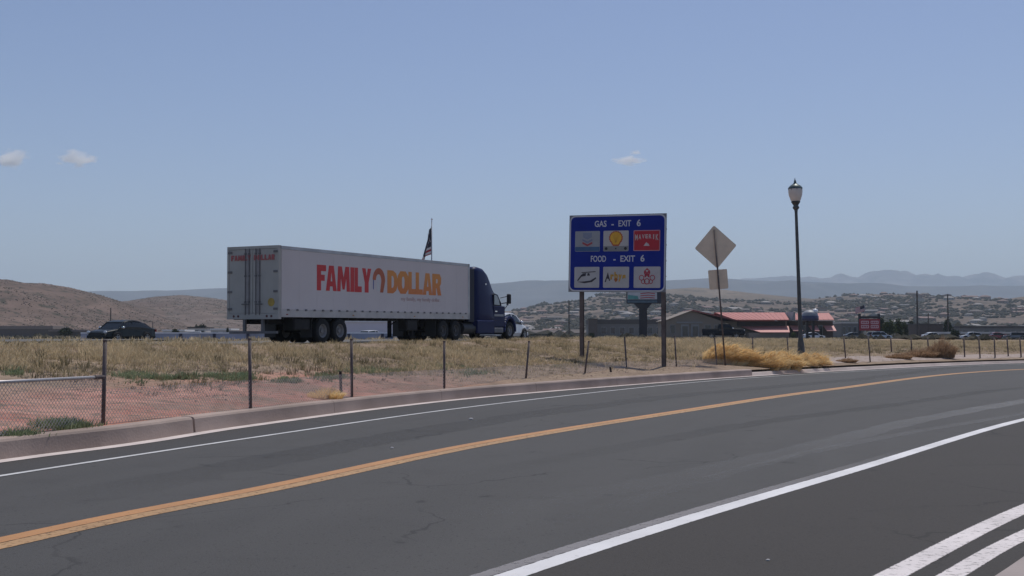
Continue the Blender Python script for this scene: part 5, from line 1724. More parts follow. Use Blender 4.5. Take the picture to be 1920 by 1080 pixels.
pole('utility_pole', 'thin distant pole left of the blue sign\'s left post', 1067, 563, 320, .18)
pole('utility_pole', 'slender dark pole beside the brown square building', 1741, 587, 280, .16)

def build_flag():
    Y = 190.
    b = P(809, 630, Y); zt = P(809, 413, Y).z
    t = thing('flagpole', 'tall flagpole rising behind the trailer roof', 'flagpole', (b.x, b.y, 1.0))
    H = zt - 1
    m = MB(); m.tube((0, 0, -.2), (0, 0, H), .16, .07, 10); m.build('shaft', mat('flagpole_metal', (.4, .4, .41), .4, .5, var=.1), t, smooth=True)
    m = MB(); m.lathe([(0, H - .0), (.16, H + .1), (.17, H + .2), (.0, H + .38)], 10); m.build('finial', chrome, t)
    # drooping flag: cloth gathered close to the pole, blue canton above and stripes below
    f = thing('flag', 'American flag hanging limp, dark canton above and red white stripes below', 'flag', (b.x, b.y, zt))
    blue = mat('flag_blue', (.035, .036, .06), .8, var=.1); red = mat('flag_red', (.42, .03, .05), .8, var=.1); wht = mat('flag_white', (.72, .70, .70), .8, var=.05)
    fly, hoist = 9.0, 5.6
    nu, nv = 46, 26
    V = np.zeros((nu, nv, 3))
    for i in range(nu):
        u = i / (nu - 1)
        for j in range(nv):
            v = j / (nv - 1)
            out = 2.0 * (1 - math.exp(-2.2 * u)) * (.20 + .85 * v * .9)
            drop = fly * .50 * u ** 1.15 * (1 - .15 * v)
            fold = math.sin(u * 13 + v * 2.0) * .30 * u ** .5
            V[i, j] = (-.12 - out + .12 * math.sin(u * 17 + v), fold, -.9 - v * hoist * .80 - drop * .62)
    F = grid_faces(nu, nv)
    mid = []
    for i in range(nu - 1):
        for j in range(nv - 1):
            s = int(j / (nv - 1) * 13)
            if i / (nu - 1) < .78 and s < 9: mid.append(2)
            else: mid.append(0 if s % 2 == 0 else 1)
    me_o = np_mesh('cloth', V.reshape(-1, 3), F, None, f, smooth=True, mats=[red, wht, blue], midx=mid)
    st = MB()
    for k in range(26):
        i = 3 + (k * 7) % 24; j = 2 + (k * 5) % 12
        p = Vector(V[i, j]); r = .11
        pts = []
        for q in range(10):
            a = q * math.pi / 5; rr = r if q % 2 == 0 else r * .42
            pts.append((p.x + rr * math.sin(a), p.z + rr * math.cos(a)))
        st.prism(pts[::-1], p.y - .06, p.y - .05)
    st.build('stars', wht, f)
    # small flag by the red sign
    Y = 235.
    b = P(1622, 630, Y); zt = P(1622, 571, Y).z
    t = thing('flagpole', 'short flagpole behind the red sign board', 'flagpole', (b.x, b.y, 1.0))
    m = MB(); m.tube((0, 0, -.2), (0, 0, zt - 1), .10, .05, 8); m.build('shaft', mat('flagpole_metal', (.4, .4, .4)), t)
    f = thing('flag', 'small American flag flying left above the red sign board', 'flag', (b.x, b.y, zt))
    V = np.zeros((12, 14, 3))
    for i in range(12):
        for j in range(14):
            u, v = i / 11, j / 13
            V[i, j] = (-u * 1.9, math.sin(u * 5) * .2, -.15 - v * 1.15 - u * .5)
    mid = [2 if (i < 5 and j < 7) else (j % 2) for i in range(11) for j in range(13)]
    np_mesh('cloth', V.reshape(-1, 3), grid_faces(12, 14), None, f, mats=[red, wht, blue], midx=mid)
build_flag()

def board_sign():
    # black monument sign with a screen
    Y = 200.; k = Y / FPX
    b = P(1206, 637, Y)
    t = thing('billboard_sign', 'screen sign with red and teal picture on a thick black pillar', 'sign', (b.x, b.y, 1.0), R(-6))
    z = lambda py: P(1206, py, Y).z - 1.0
    blk = mat('sign_pillar_black', (.022, .02, .026), .6, var=.2)
    m = MB(); m.box(-7.6 * k, 7.6 * k, -.5, .5, -.2, z(577), bev=.05); m.build('pillar', blk, t)
    m = MB(); m.prism([(-9 * k, z(578)), (9 * k, z(578)), (16 * k, z(569.5)), (-17 * k, z(569.5))], -.6, .6); m.build('neck', blk, t)
    m = MB(); m.box(-31 * k, 34 * k, -.45, .45, z(569.5) + .02, z(545), bev=.08); m.build('cabinet', mat('cabinet_navy', (.025, .03, .05), .6, var=.15), t)
    m = MB(); m.box(-29 * k, 26 * k, -.50, -.452, z(561.5), z(548)); s = m.build('screen', mat('screen_pale', (.50, .50, .52), .4, var=.1, scale=1), t)
    red = mat('screen_red', (.42, .04, .06), .5, var=.1); teal = mat('screen_teal', (.10, .32, .30), .5, var=.2, scale=1)
    m = MB(); m.prism([(-28 * k, z(561)), (-8 * k, z(561)), (-10 * k, z(555)), (-28 * k, z(553))], -.515, -.501); m.build('picture', teal, s)
    for q in range(3):
        a = z(549 + q * 4.2); m = MB(); m.prism([(-5 * k, a - 2.6 * k), (10 * k, a - 1.2 * k), (22 * k, a - 2.6 * k), (22 * k, a - .9 * k), (10 * k, a + .4 * k), (-5 * k, a - .9 * k)], -.515, -.501); m.build('stripe', red, s)
    m = MB(); m.box(-29 * k, 26 * k, -.50, -.452, z(567.8), z(563.5)); m.build('lower_board', mat('board_teal_dark', (.07, .12, .16), .5, var=.2), t)
    # red reader board on two posts
    Y = 215.; k = Y / FPX
    b = P(1630, 632, Y)
    t = thing('red_sign', 'red sign board with two columns of pale lettering between dark posts', 'sign', (b.x, b.y, 1.0), R(4))
    z = lambda py: P(1630, py, Y).z - 1.0
    rd = mat('red_board', (.33, .022, .035), .5, var=.1)
    m = MB(); m.box(-20 * k, 20 * k, -.25, .25, z(620), z(598), bev=.04); bd = m.build('board', rd, t)
    pale = mat('board_pale', (.62, .40, .42), .5, var=.1)
    for cx in (-9, 9.5):
        for r, zc in enumerate((604.5, 612.5)):
            m = MB(); m.prism(rrect((cx - 7.6) * k, (cx + 7.6) * k, z(zc + 3.0), z(zc - 3.0), .1, 2), -.262, -.251); m.build('letter_row', pale, bd)
            for q in range(4):
                m = MB(); m.box((cx - 6.2 + q * 3.3) * k, (cx - 4.2 + q * 3.3) * k, -.272, -.263, z(zc + 1.5), z(zc - 1.5)); m.build('glyph', rd, bd)
    for sx in (-18.5, 18.5):
        m = MB(); m.box(sx * k - .18, sx * k + .18, -.22, .22, -.3, z(588)); m.build('post', blk, t)
    m = MB(); m.box(-19 * k, 19 * k, -.15, .15, z(597), z(593)); m.build('crossbar', blk, t)
    # round drum sign on two legs with a white ball
    Y = 205.; k = Y / FPX
    b = P(1519, 632, Y)
    t = thing('drum_sign', 'round dark blue drum sign with a white dome standing on two dark legs', 'sign', (b.x, b.y, 1.0))
    z = lambda py: P(1519, py, Y).z - 1.0
    nav = mat('drum_navy', (.03, .035, .10), .45, var=.1)
    m = MB(); m.smooth = True; m.lathe([(0, z(602)), (14 * k, z(602)), (16 * k, z(600)), (16 * k, z(593)), (15 * k, z(592)), (0, z(592))], 24); m.build('drum', nav, t)
    m = MB(); m.smooth = True; m.lathe([(15 * k, z(592)), (14 * k, z(587)), (9 * k, z(583)), (0, z(581))], 24); m.build('cover', mat('drum_grey', (.25, .26, .28), .5, var=.1), t)
    m = MB(); m.smooth = True
    m.lathe([(0, -4.6 * k)] + [(5.2 * k * math.cos(a), 5.2 * k * math.sin(a)) for a in np.linspace(-1.3, 1.5, 9)] + [(0, 5.2 * k)], 18, (9 * k, -.4, z(584)))
    m.build('dome', mat('dome_white', (.85, .85, .86), .25, var=0), t)
    for sx in (-5.5, 6):
        m = MB(); m.box(sx * k - .2, sx * k + .2, -.2, .2, -.3, z(601)); m.build('leg', blk, t)
    # long low barrier beyond the highway
    t = thing('barrier', 'long low blue grey barrier wall with a light top edge beyond the highway', 'barrier')
    face = mat('barrier_bluegrey', (.36, .385, .48), .8, var=.15, scale=.5); cap = mat('barrier_cap', (.85, .85, .88), .6, var=.05)
    dk = mat('barrier_post', (.06, .06, .09), .8, var=.1)
    xs = list(range(150, 800, 63)); 
    for a, c in zip(xs[:-1], xs[1:]):
        A, B = P(a, 631, 106), P(c, 631, 106)
        for nm, z0, z1, yy, mm in (('panel', 1.1, 1.86, 0, face), ('cap', 1.86, 1.97, -.05, cap)):
            m = MB(); m.box(A.x + .06, B.x - (.06 if nm == 'panel' else -.05), 106 + yy, 106.25 - yy, z0, z1); m.build(nm, mm, t)
        m = MB(); m.box(B.x - .12, B.x + .12, 105.9, 106.3, 1.0, 1.86); m.build('post', dk, t)
board_sign()

# ------------------------------------------------------------------ buildings in the middle distance
def build_buildings():
    redroof = mat('red_metal_roof', (.42, .115, .095), .6, var=.08, scale=.4)
    redshade = mat('red_roof_trim', (.26, .075, .07), .6, var=.08)  # darker copy of the roof red, for a gable slope and seams
    pink = mat('awning_salmon', (.60, .27, .235), .6, var=.06)
    beige = mat('beige_stucco', (.235, .20, .165), .9, var=.08, scale=.4)
    brown = mat('brown_wall', (.105, .08, .07), .9, var=.12, scale=.3)
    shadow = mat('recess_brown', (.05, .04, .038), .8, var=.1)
    win = mat('window_glass_dark', (.03, .035, .045), .12, var=0, spec=.8)
    frame = mat('window_frame_grey', (.25, .25, .25), .6, var=.05)
    Y = 250.; k = Y / FPX
    def px(p): return P(p, 631, Y).x
    def pz(y): return P(960, y, Y).z
    Z0 = 1.0
    # restaurant-like building with red roofs
    t = thing('red_roof_building', 'beige building with long red metal roof, gable and a lower red porch roof', 'building', (px(1370), Y, Z0))
    ox = px(1370)
    X = lambda p: px(p) - ox
    Zp = lambda y: pz(y) - Z0
    m = MB(); m.prism([(X(1247), -.2), (X(1352), -.2), (X(1352), Zp(603)), (X(1296), Zp(583.5)), (X(1247), Zp(601))], -2, 12); m.build('gable_wall', beige, t)
    m = MB(); m.box(X(1352), X(1478), 1.2, 14, -.2, Zp(602)); m.build('wall', beige, t)
    # front gable roof planes (thick slabs)
    def slab(pts, dy0, dy1, th, nm, mm):
        (xa, za), (xb, zb) = pts
        m = MB(); m.prism([(xa, za), (xb, zb), (xb, zb + th), (xa, za + th)], dy0, dy1); return m.build(nm, mm, t)
    m = MB(); m.prism([(X(1294), Zp(583.5)), (X(1382), Zp(602.5)), (X(1382), Zp(601)), (X(1296), Zp(581))][::1], -2.8, 12.5); m.build('gable_roof', redshade, t)
    m = MB(); m.prism([(X(1243), Zp(603)), (X(1295), Zp(583.3)), (X(1295), Zp(582)), (X(1243), Zp(601.6))], -2.4, 12.5); m.build('gable_roof', mat('tan_fascia', (.24, .20, .165), .8, var=.1), t)
    # main roof: slope facing us, ridge behind
    z0, z1 = Zp(601), Zp(586)
    v = [(X(1376), -1.4, z0), (X(1477), -1.4, z0), (X(1487), 7.5, z1), (X(1352), 7.5, z1)]
    m = MB(); v2 = [(a, b, c + .16) for a, b, c in v]; m.add(v + v2, [(4, 5, 6, 7), (3, 2, 1, 0), (0, 1, 5, 4), (1, 2, 6, 5), (2, 3, 7, 6), (3, 0, 4, 7)]); rf = m.build('roof', redroof, t)
    for q in range(14):
        f = q / 13
        xa = X(1376) + (X(1477) - X(1376)) * f; xb = X(1352) + (X(1487) - X(1352)) * f
        mm = MB(); mm.tube((xa, -1.4, z0 + .17), (xb, 7.5, z1 + .17), .035, n=4); mm.build('seam', redshade, rf)
    v = [(X(1352), 7.7, z1), (X(1487), 7.7, z1), (X(1480), 15, z0), (X(1350), 15, z0)]
    m = MB(); v2 = [(a, b, c + .16) for a, b, c in v]; m.add(v + v2, [(4, 5, 6, 7), (3, 2, 1, 0), (0, 1, 5, 4), (1, 2, 6, 5), (2, 3, 7, 6), (3, 0, 4, 7)]); m.build('roof', redroof, t)
    m = MB(); m.prism([(X(1482), Zp(601)), (X(1489), Zp(601)), (X(1489), Zp(586)), (X(1486.5), Zp(584.5))], -1.2, 12); m.build('end_gable', frame, t)
    m = MB(); m.box(X(1384), X(1475), 1.0, 1.2, Zp(612), Zp(602)); m.build('recess', shadow, t)  # dark strip painted in for the shadow band under the main roof
    v = [(X(1418), -4.2, Zp(624)), (X(1472), -4.2, Zp(624)), (X(1481), 1.0, Zp(612)), (X(1392), 1.0, Zp(613))]
    m = MB(); v2 = [(a, b, c + .12) for a, b, c in v]; m.add(v + v2, [(4, 5, 6, 7), (3, 2, 1, 0), (0, 1, 5, 4), (1, 2, 6, 5), (2, 3, 7, 6), (3, 0, 4, 7)]); m.build('porch_roof', pink, t)
    m = MB(); m.box(X(1398), X(1472), -3.6, 1.0, -.2, Zp(624)); m.build('porch_wall', beige, t)
    for a, b, y0, y1 in ((1274, 1289, 608, 632), (1293, 1308, 608, 632)):
        m = MB(); m.box(X(a), X(b), -2.12, -2.0, Zp(y1) + .1, Zp(y0)); w = m.build('door', frame, t)
        m = MB(); m.box(X(a + 3), X(b - 2), -2.16, -2.121, Zp(630), Zp(612)); m.build('pane', win, w)
    m = MB(); m.box(X(1266), X(1314), -2.3, -2.0, Zp(606.5), Zp(603.5)); m.build('lintel', frame, t)
    for a, b in ((1254, 1264), (1318, 1330), (1336, 1346)):
        m = MB(); m.box(X(a), X(b), -2.08, -2.0, Zp(625), Zp(609)); w = m.build('window', frame, t)
        m = MB(); m.box(X(a + 1), X(b - 1), -2.1, -2.081, Zp(624), Zp(610)); m.build('pane', win, w)
    # second red roofed building
    ox = px(1540)
    t = thing('red_roof_building', 'smaller red roofed building with salmon awnings behind the lamp post', 'building', (px(1540), Y + 4, Z0))
    m = MB(); m.box(X(1492), X(1574), 1, 9, -.2, Zp(601)); m.build('wall', brown, t)
    for a, b in ((1490, 1576),):
        v = [(X(a + 2), -1, Zp(600.5)), (X(b - 4), -1, Zp(600.5)), (X(b), 5, Zp(586.5)), (X(a), 5, Zp(588))]
        m = MB(); v2 = [(p, q, c + .16) for p, q, c in v]; m.add(v + v2, [(4, 5, 6, 7), (3, 2, 1, 0), (0, 1, 5, 4), (1, 2, 6, 5), (2, 3, 7, 6), (3, 0, 4, 7)]); rf = m.build('roof', redroof, t)
        for q in range(9):
            f = q / 8; mm = MB(); mm.tube((X(a + 2) + (X(b - 4) - X(a + 2)) * f, -1, Zp(600.5) + .17), (X(a) + (X(b) - X(a)) * f, 5, Zp(587.3) + .17), .03, n=4); mm.build('seam', redshade, rf)
    for a, b in ((1491, 1512), (1527, 1543), (1555, 1575)):
        v = [(X(a), -2.2, Zp(621)), (X(b - 2), -2.2, Zp(621)), (X(b), .9, Zp(611)), (X(a), .9, Zp(611))]
        m = MB(); v2 = [(p, q, c + .12) for p, q, c in v]; m.add(v + v2, [(4, 5, 6, 7), (3, 2, 1, 0), (0, 1, 5, 4), (1, 2, 6, 5), (2, 3, 7, 6), (3, 0, 4, 7)]); m.build('awning', pink, t)
    for a in (1517, 1546):
        m = MB(); m.box(X(a), X(a + 8), .85, 1.0, Zp(630), Zp(609)); w = m.build('window', frame, t)
        m = MB(); m.box(X(a + 1), X(a + 7), .82, .849, Zp(629), Zp(610)); m.build('pane', win, w)
    # generic flat buildings
    def flat(name, label, x0, x1, ytop, Yd, dep, wm, capm, nwin=0, wy=None, caph=.35, rows=1):
        kk = Yd / FPX
        cx = P((x0 + x1) / 2, 631, Yd).x
        t = thing(name, label, 'building', (cx, Yd, .9))
        hw = (x1 - x0) / 2 * kk
        H = P(960, ytop, Yd).z - .9
        m = MB(); m.box(-hw, hw, 0, dep, -.2, H - caph); m.build('wall', wm, t)
        m = MB(); m.box(-hw - .15, hw + .15, -.15, dep + .15, H - caph, H); m.build('roof', capm, t)
        for r in range(rows):
            for q in range(nwin):
                xx = -hw + (q + .5) * 2 * hw / nwin; ww = 2 * hw / nwin * .28
                zc = (H - caph) * (r + .55) / rows; hh = (H - caph) / rows * .25
                m = MB(); m.box(xx - ww, xx + ww, -.06, 0, zc - hh, zc + hh); w = m.build('window', frame, t)
                m = MB(); m.box(xx - ww * .85, xx + ww * .85, -.09, -.061, zc - hh * .85, zc + hh * .85); m.build('pane', win, w)
        return t
    greyw = mat('grey_block_wall', (.17, .16, .155), .9, var=.1, scale=.2)
    dkroof = mat('dark_parapet', (.075, .062, .058), .85, var=.1)
    pale = mat('pale_wall', (.58, .55, .52), .9, var=.08, scale=.2)
    whroof = mat('white_roof_sheet', (.80, .80, .80), .7, var=.05)
    flat('shop_building', 'long grey building with dark parapet behind the left post of the blue sign', 1106, 1262, 599, 420, 20, greyw, dkroof, 9, caph=1.6)
    flat('shop_building', 'tall narrow brown end block of the long grey building', 1104, 1120, 597, 415, 4, brown, dkroof, 0)
    flat('square_building', 'dark brown square building between the two utility poles', 1724, 1768, 607, 300, 10, brown, dkroof, 0)
    flat('long_building', 'long low building with pale flat roof at the right edge, cars before it', 1786, 1990, 622, 270, 12, mat('shade_wall', (.15, .14, .14), .9, var=.1), pale, 12, caph=.45)  # dark grey wall under a pale roof
    flat('long_building', 'low tan warehouse behind the long pale roofed building', 1800, 1960, 611, 420, 16, greyw, dkroof, 8, caph=.8)
    flat('small_building', 'pale low shed beyond the barrier left of the trailer', 305, 345, 618, 260, 8, pale, whroof, 2)
    flat('small_building', 'pale low building beyond the barrier just left of the trailer doors', 352, 385, 613, 330, 9, pale, dkroof, 3)
    flat('small_building', 'white low building seen under the rear of the trailer', 395, 432, 616, 300, 9, pale, whroof, 2)
    flat('small_building', 'dark long low building at the far left edge below the brown hill', -60, 98, 611, 380, 14, mat('far_left_dark_wall', (.135, .115, .105), .9, var=.1), mat('far_left_roof', (.24, .20, .18), .8, var=.1), 0, caph=1.0)  # plain box standing in for a low earth bank
    flat('small_building', 'dark low building between the left edge and the black sedan', 92, 168, 618, 300, 10, mat('far_left_dark_wall', (.1, .1, .1)), mat('far_left_roof', (.34, .3, .3)), 0, caph=.5)  # second box in place of a low earth bank
    flat('small_building', 'grey shop building right of the second red roof', 1578, 1618, 604, 330, 10, greyw, pale, 4)
    flat('warehouse', 'large pale lilac warehouse wall glimpsed through the gap below the trailer', 636, 800, 600, 190, 14, mat('lilac_wall', (.74, .69, .74), .9, var=.05, scale=.2), whroof, 0)
    # trees among them
    def tr(px_, base, top, Yd, w, lm, lab, cyp=False, seed=0):
        z0 = 1.0; zt = P(px_, top, Yd).z; b = P(px_, 631, Yd)
        tree('tree', lab, (b.x, Yd, z0), zt - z0, w * Yd / FPX / 2, lm, seed, cyp)
    tr(1668, 632, 596, 230, 26, leafm, 'bright green bushy tree right of the red sign board', seed=1)
    tr(1688, 632, 600, 235, 28, leafm, 'wide green tree left of the dark cypress', seed=2)
    tr(1650, 632, 590, 265, 22, leafd, 'grey green tree behind the red sign board', seed=8)
    tr(1699.5, 632, 605, 225, 9, leafd, 'narrow dark cypress beside the green trees', True, seed=3)
    tr(1776, 632, 598, 300, 22, leafd, 'dark tree right of the brown square building', seed=4)
    tr(1712, 630, 594, 320, 20, leafd, 'grey green tree behind the taller utility pole', seed=5)
    tr(1489, 634, 622, 238, 14, leafm, 'small green shrub left of the lamp post before the red roofed building', seed=6)
    tr(331, 628, 612, 240, 24, leafd, 'dark round tree beyond the barrier between the sedan and the trailer', seed=7)
    tr(375, 628, 606, 340, 34, leafd, 'larger dark tree beyond the barrier left of the trailer', seed=17)
    tr(427, 628, 612, 250, 9, leafd, 'narrow dark tree just left of the trailer doors', True, seed=9)
    tr(125, 632, 614, 300, 30, leafd, 'dark shrub below the brown hill left of the sedan', seed=10)
    tr(1108, 632, 622, 260, 16, leafd, 'green shrub right of the blue sign left post', seed=13)
    tr(1031, 632, 622, 300, 12, leafd, 'dark shrub between the white car and the blue sign', seed=14)
    tr(1790, 632, 617, 240, 20, leafd, 'low green tree at the left end of the long pale roofed building', seed=18)
build_buildings()

# ------------------------------------------------------------------ houses and shrubs on the far slope
def build_town():
    walls = [('cream', (.28, .235, .195)), ('pale', (.38, .35, .33)), ('tan', (.19, .145, .12)), ('grey', (.14, .13, .13)), ('pinkish', (.26, .17, .15))]
    roofs = [('brown', (.09, .07, .065)), ('grey', (.12, .115, .12)), ('red', (.17, .10, .09)), ('pale', (.27, .25, .24))]
    meshes = []
    for wi, (wn_, wc) in enumerate(walls):
        for ri, (rn, rc) in enumerate(roofs):
            if (wi * 3 + ri) % 2: continue
            for kind in range(2):
                m = MB()
                w, d, h = (8, 5.5, 3.2) if kind == 0 else (11, 7, 3.0)
                m.box(-w, w, -d, d, -4, h)
                m.cur = 2
                for q in range(4):
                    xx = -w + (q + .6) * w / 2.2
                    m.box(xx - .7, xx + .7, -d - .1, -d, .9, 2.3)
                m.cur = 1
                if kind == 0:
                    m.add([(-w - .7, -d - .7, h), (w + .7, -d - .7, h), (w + .7, d + .7, h), (-w - .7, d + .7, h), (-w * .45, 0, h + 2.4), (w * .45, 0, h + 2.4)],
                          [(0, 1, 5, 4), (1, 2, 5), (2, 3, 4, 5), (3, 0, 4), (3, 2, 1, 0)])
                else:
                    m.add([(-w - .7, -d - .7, h), (w + .7, -d - .7, h), (w + .7, d + .7, h), (-w - .7, d + .7, h), (-w - .7, 0, h + 1.9), (w + .7, 0, h + 1.9)],
                          [(0, 1, 5, 4), (1, 2, 5), (2, 3, 4, 5), (3, 0, 4), (3, 2, 1, 0)])
                o = m.build('house', [mat('house_wall_' + wn_, wc, .9, var=.08), mat('house_roof_' + rn, rc, .8, var=.1), mat('window_glass_dark', (.03, .03, .04))])
                meshes.append((o.data, wn_, rn, o))
    r = random.Random(5)
    used = set(); n = 0; spots = []
    tries = 0
    placed = []
    while n < 200 and tries < 9000:
        tries += 1
        px = r.uniform(975, 1935)
        Y = r.choice([r.uniform(560, 860) if (px < 1100 or px > 1790) else r.uniform(860, 1100), r.uniform(860, 1150), r.uniform(1000, 1500), r.uniform(1300, 1950)])
        x = P(px, 600, Y).x
        z = max(1.0, float(town_h(x, Y)))
        py = 631 - (z - CAMH) / Y * FPX
        if px < 1250 and py < 578 + (1250 - px) * .02: 
            if r.random() < .85: continue
        if 1250 <= px < 1560 and py < 570: continue
        if any(abs(x - a) < 24 and abs(Y - b) < 30 for a, b in spots): continue
        spots.append((x, Y))
        k = r.randrange(len(meshes))
        me, wn_, rn, o = meshes[k]
        if k in used:
            o = bpy.data.objects.new('house', me); C.objects.link(o)
        used.add(k)
        s = r.uniform(.5, .95)
        o.location = (x, Y, z); o.rotation_euler = (0, 0, r.choice([0, .3, -.4, 1.2, .8]) + r.uniform(-.2, .2)); o.scale = (s, s, s)
        zone = ('left of the blue sign' if px < 1062 else 'beneath the blue sign' if px < 1250 else 'above the beige gable' if px < 1330 else 'above the long red roof' if px < 1470
                else 'behind the lamp post' if px < 1530 else 'left of the red sign' if px < 1605 else 'above the red sign' if px < 1655 else 'left of the utility poles' if px < 1715
                else 'between the utility poles' if px < 1780 else 'right of the utility poles' if px < 1860 else 'near the right edge')
        lvl = 'high on' if py < 576 else 'halfway up' if py < 592 else 'low on' if py < 606 else 'foot of'
        placed.append((px, o, '%s house with %s roof, %s slope, %s' % (wn_, rn, lvl, zone)))
        n += 1
    bylab = {}
    for p_, o, l_ in placed:
        bylab.setdefault(l_, []).append((p_, o))
    ordn = ['leftmost', 'second from left', 'third from left', 'fourth from left', 'fifth from left', 'sixth from left', 'seventh from left', 'eighth from left', 'ninth from left', 'tenth from left']
    for l_, lst in bylab.items():
        lst.sort(key=lambda q: q[0])
        for i, (p_, o) in enumerate(lst):
            lab = l_ if len(lst) == 1 else ('leftmost ' if i == 0 else 'rightmost ' if i == len(lst) - 1 else 'middle ' if len(lst) == 3 else ordn[min(i, 9)] + ' ') + l_
            tag(o, lab, 'house', 'houses on the far slope')
    for k in range(len(meshes)):
        if k not in used: bpy.data.objects.remove(meshes[k][3])
    # trees and shrubs on the slope as one mass
    def shrubs(name, label, pts, rad, m):
        ico = np.array([[0, 0, 1.1], [.9, 0, .4], [.28, .86, .35], [-.73, .53, .45], [-.73, -.53, .3], [.28, -.86, .45], [0, 0, -.4]])
        f = np.array([[0, 1, 2], [0, 2, 3], [0, 3, 4], [0, 4, 5], [0, 5, 1], [6, 2, 1], [6, 3, 2], [6, 4, 3], [6, 5, 4], [6, 1, 5]])
        pts = np.array(pts); n = len(pts)
        V = ico[None] * RNG.uniform(.6, 1.3, (n, 7, 1)) * rad(n)[:, None, None] * np.array([1.15, 1.15, .8]) + pts[:, None]
        F = (f[None] + (np.arange(n) * 7)[:, None, None]).reshape(-1, 3)
        tn = np.repeat(RNG.uniform(0, 1, n), 7)
        tag(np_mesh(name, V.reshape(-1, 3), F, m, fcol=tn), label, 'shrubs', kind='stuff')
    pts = []
    while len(pts) < 6500:
        px = RNG.uniform(960, 1950); Y = RNG.uniform(540, 2080)
        x = P(px, 600, Y).x
        c = math.sin(x * .02 + 1.5 * math.sin(Y * .011)) * math.sin(Y * .017)
        if RNG.uniform(0, 1) > .42 + .55 * c - .35 * (Y > 1750): continue
        pts.append((x, Y, max(1.0, float(town_h(x, Y)))))
    shrubm = tone_mat('slope_shrub', (.030, .030, .024), (.085, .078, .058), trans=.1)
    shrubs('shrubs', 'dark shrubs and small trees scattered over the far town slope', pts, lambda n: RNG.uniform(1.2, 4.2, n) * np.where(RNG.uniform(0, 1, n) < .08, 1.7, 1), shrubm)
    pts = []
    for _ in range(60):
        px = RNG.normal(1146, 10); Y = 2090 + RNG.uniform(-10, 60); x = P(px, 600, Y).x
        pts.append((x, Y, float(town_h(x, min(Y, 2100))) + 2))
    shrubs('tree_clump', 'clump of dark trees on the ridge just below the blue sign', pts, lambda n: RNG.uniform(3, 6.5, n), shrubm)
    pts = []
    for a, b in ((1595, 553.5), (1632, 557.5), (1588, 553)):
        for _ in range(12):
            px = a + RNG.normal(0, 4); x = P(px, 600, 2095).x; pts.append((x, 2095, float(town_h(x, 2095)) + 1))
    shrubs('tree_clump', 'dark trees standing on the ridge line right of the lamp post', pts, lambda n: RNG.uniform(2.5, 4, n), shrubm)
    pts = []
    while len(pts) < 7000:
        if RNG.uniform() < .6:
            px = RNG.uniform(-60, 420); Y = RNG.uniform(430, 915); x = P(px, 600, Y).x; z = float(left_h(x, Y))
        else:
            px = RNG.uniform(150, 520); Y = RNG.uniform(750, 1310); x = P(px, 600, Y).x; z = float(left_h2(x, Y))
        c = math.sin(x * .03 + 2 * math.sin(Y * .02)) * math.sin(Y * .025 + x * .01)
        if z > 1 and RNG.uniform() < .5 + .5 * c: pts.append((x, Y, z))
    shrubs('shrubs', 'small dark scrub scattered over the bare brown hills on the left', pts, lambda n: RNG.uniform(.15, .6, n), tone_mat('hill_scrub', (.085, .07, .055), (.14, .115, .09), trans=.1))
    # shrubs on the plain before the town and before the left hills
    pts = []
    for _ in range(1600):
        px = RNG.uniform(-60, 1980); Y = RNG.uniform(150, 520)
        x = P(px, 600, Y).x
        if 1240 < px < 1580 and Y < 275: continue
        pts.append((x, Y, 1.1))
    shrubs('shrubs', 'low dark shrubs dotted over the flat land beyond the highway', pts, lambda n: RNG.uniform(.25, 1.1, n), shrubm)
build_town()

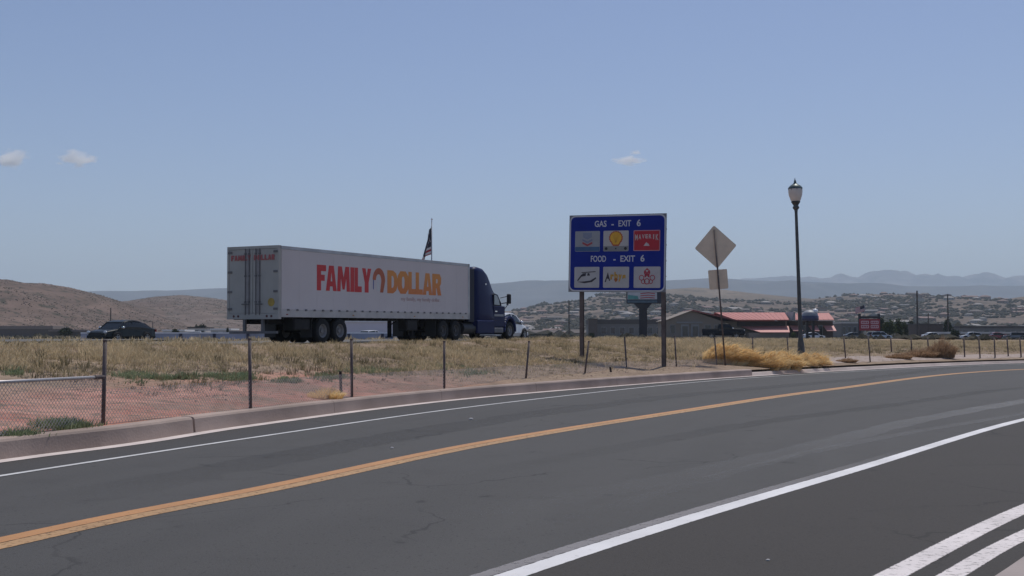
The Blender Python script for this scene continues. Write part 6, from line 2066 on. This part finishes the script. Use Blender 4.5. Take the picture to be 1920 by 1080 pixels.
# ------------------------------------------------------------------ clouds
def cloud(label, px, py, wpx, hpx, seed, dens):
    dens *= 5; hpx *= 1.2
    Y = 9000.
    c = P(px, py, Y); k = Y / FPX
    m = MB(); m.smooth = True
    rr = random.Random(seed)
    n, q = 20, 10
    me = bpy.data.meshes.new('cloud')
    prof = [(math.cos(a), math.sin(a)) for a in np.linspace(-math.pi / 2, math.pi / 2, q)]
    m.lathe(prof, n)
    o = m.build('cloud', [], None)
    o.location = c
    o.scale = (wpx / 2 * k, wpx / 3 * k, hpx / 2 * k)
    mt = bpy.data.materials.new('cloud_vapour'); mt.use_nodes = True
    nt = mt.node_tree
    nt.nodes.remove(nt.nodes['Principled BSDF'])
    v = nd(nt, 'ShaderNodeVolumePrincipled')
    v.inputs['Color'].default_value = (1, 1, 1, 1); v.inputs['Anisotropy'].default_value = .45
    tc = nd(nt, 'ShaderNodeTexCoord')
    ln = nd(nt, 'ShaderNodeVectorMath', operation='LENGTH'); nt.links.new(tc.outputs['Object'], ln.inputs[0])
    nz = nd(nt, 'ShaderNodeTexNoise'); nz.inputs['Scale'].default_value = 1.7; nz.inputs['Detail'].default_value = 4
    mp = nd(nt, 'ShaderNodeMapping'); mp.inputs['Location'].default_value = (seed * 3.1, seed, 0); nt.links.new(tc.outputs['Object'], mp.inputs[0]); nt.links.new(mp.outputs[0], nz.inputs['Vector'])
    a = nd(nt, 'ShaderNodeMath', operation='MULTIPLY_ADD'); nt.links.new(nz.outputs['Fac'], a.inputs[0]); a.inputs[1].default_value = 1.7; a.inputs[2].default_value = -.45
    b = nd(nt, 'ShaderNodeMath', operation='SUBTRACT'); nt.links.new(a.outputs[0], b.inputs[0]); nt.links.new(ln.outputs['Value'], b.inputs[1])
    e = nd(nt, 'ShaderNodeMapRange'); e.inputs[1].default_value = -.25; e.inputs[2].default_value = .35; e.inputs[4].default_value = dens; nt.links.new(b.outputs[0], e.inputs[0])
    nt.links.new(e.outputs[0], v.inputs['Density'])
    nt.links.new(v.outputs[0], nt.nodes['Material Output'].inputs['Volume'])
    o.data.materials.clear(); o.data.materials.append(mt)
    tag(o, label, 'cloud', 'small clouds')
cloud('small white cloud at the left edge of the sky', 18, 296, 92, 44, 1, .016)
cloud('small flat white cloud second from the left', 143, 297, 100, 36, 2, .016)
cloud('thin wispy pair of white clouds above the blue sign', 1182, 301, 84, 18, 3, .016)
cloud('faint tiny cloud wisp above the right wispy cloud', 1192, 286, 34, 12, 4, .010)

# ------------------------------------------------------------------ air
m = MB(); m.box(-7950, 7950, -490, 13950, -1.5, 720)
hz = m.build('haze', [])
hm = bpy.data.materials.new('haze_air'); hm.use_nodes = True
nt = hm.node_tree
nt.nodes.remove(nt.nodes['Principled BSDF'])
v = nd(nt, 'ShaderNodeVolumePrincipled')
v.inputs['Color'].default_value = (.73, .88, 1, 1)
v.inputs['Density'].default_value = 1 / 8600
v.inputs['Anisotropy'].default_value = 0.0
nt.links.new(v.outputs[0], nt.nodes['Material Output'].inputs['Volume'])
hz.data.materials.append(hm)
hz['kind'] = 'stuff'
hz['label'] = 'thin pale haze filling the air over the whole valley'
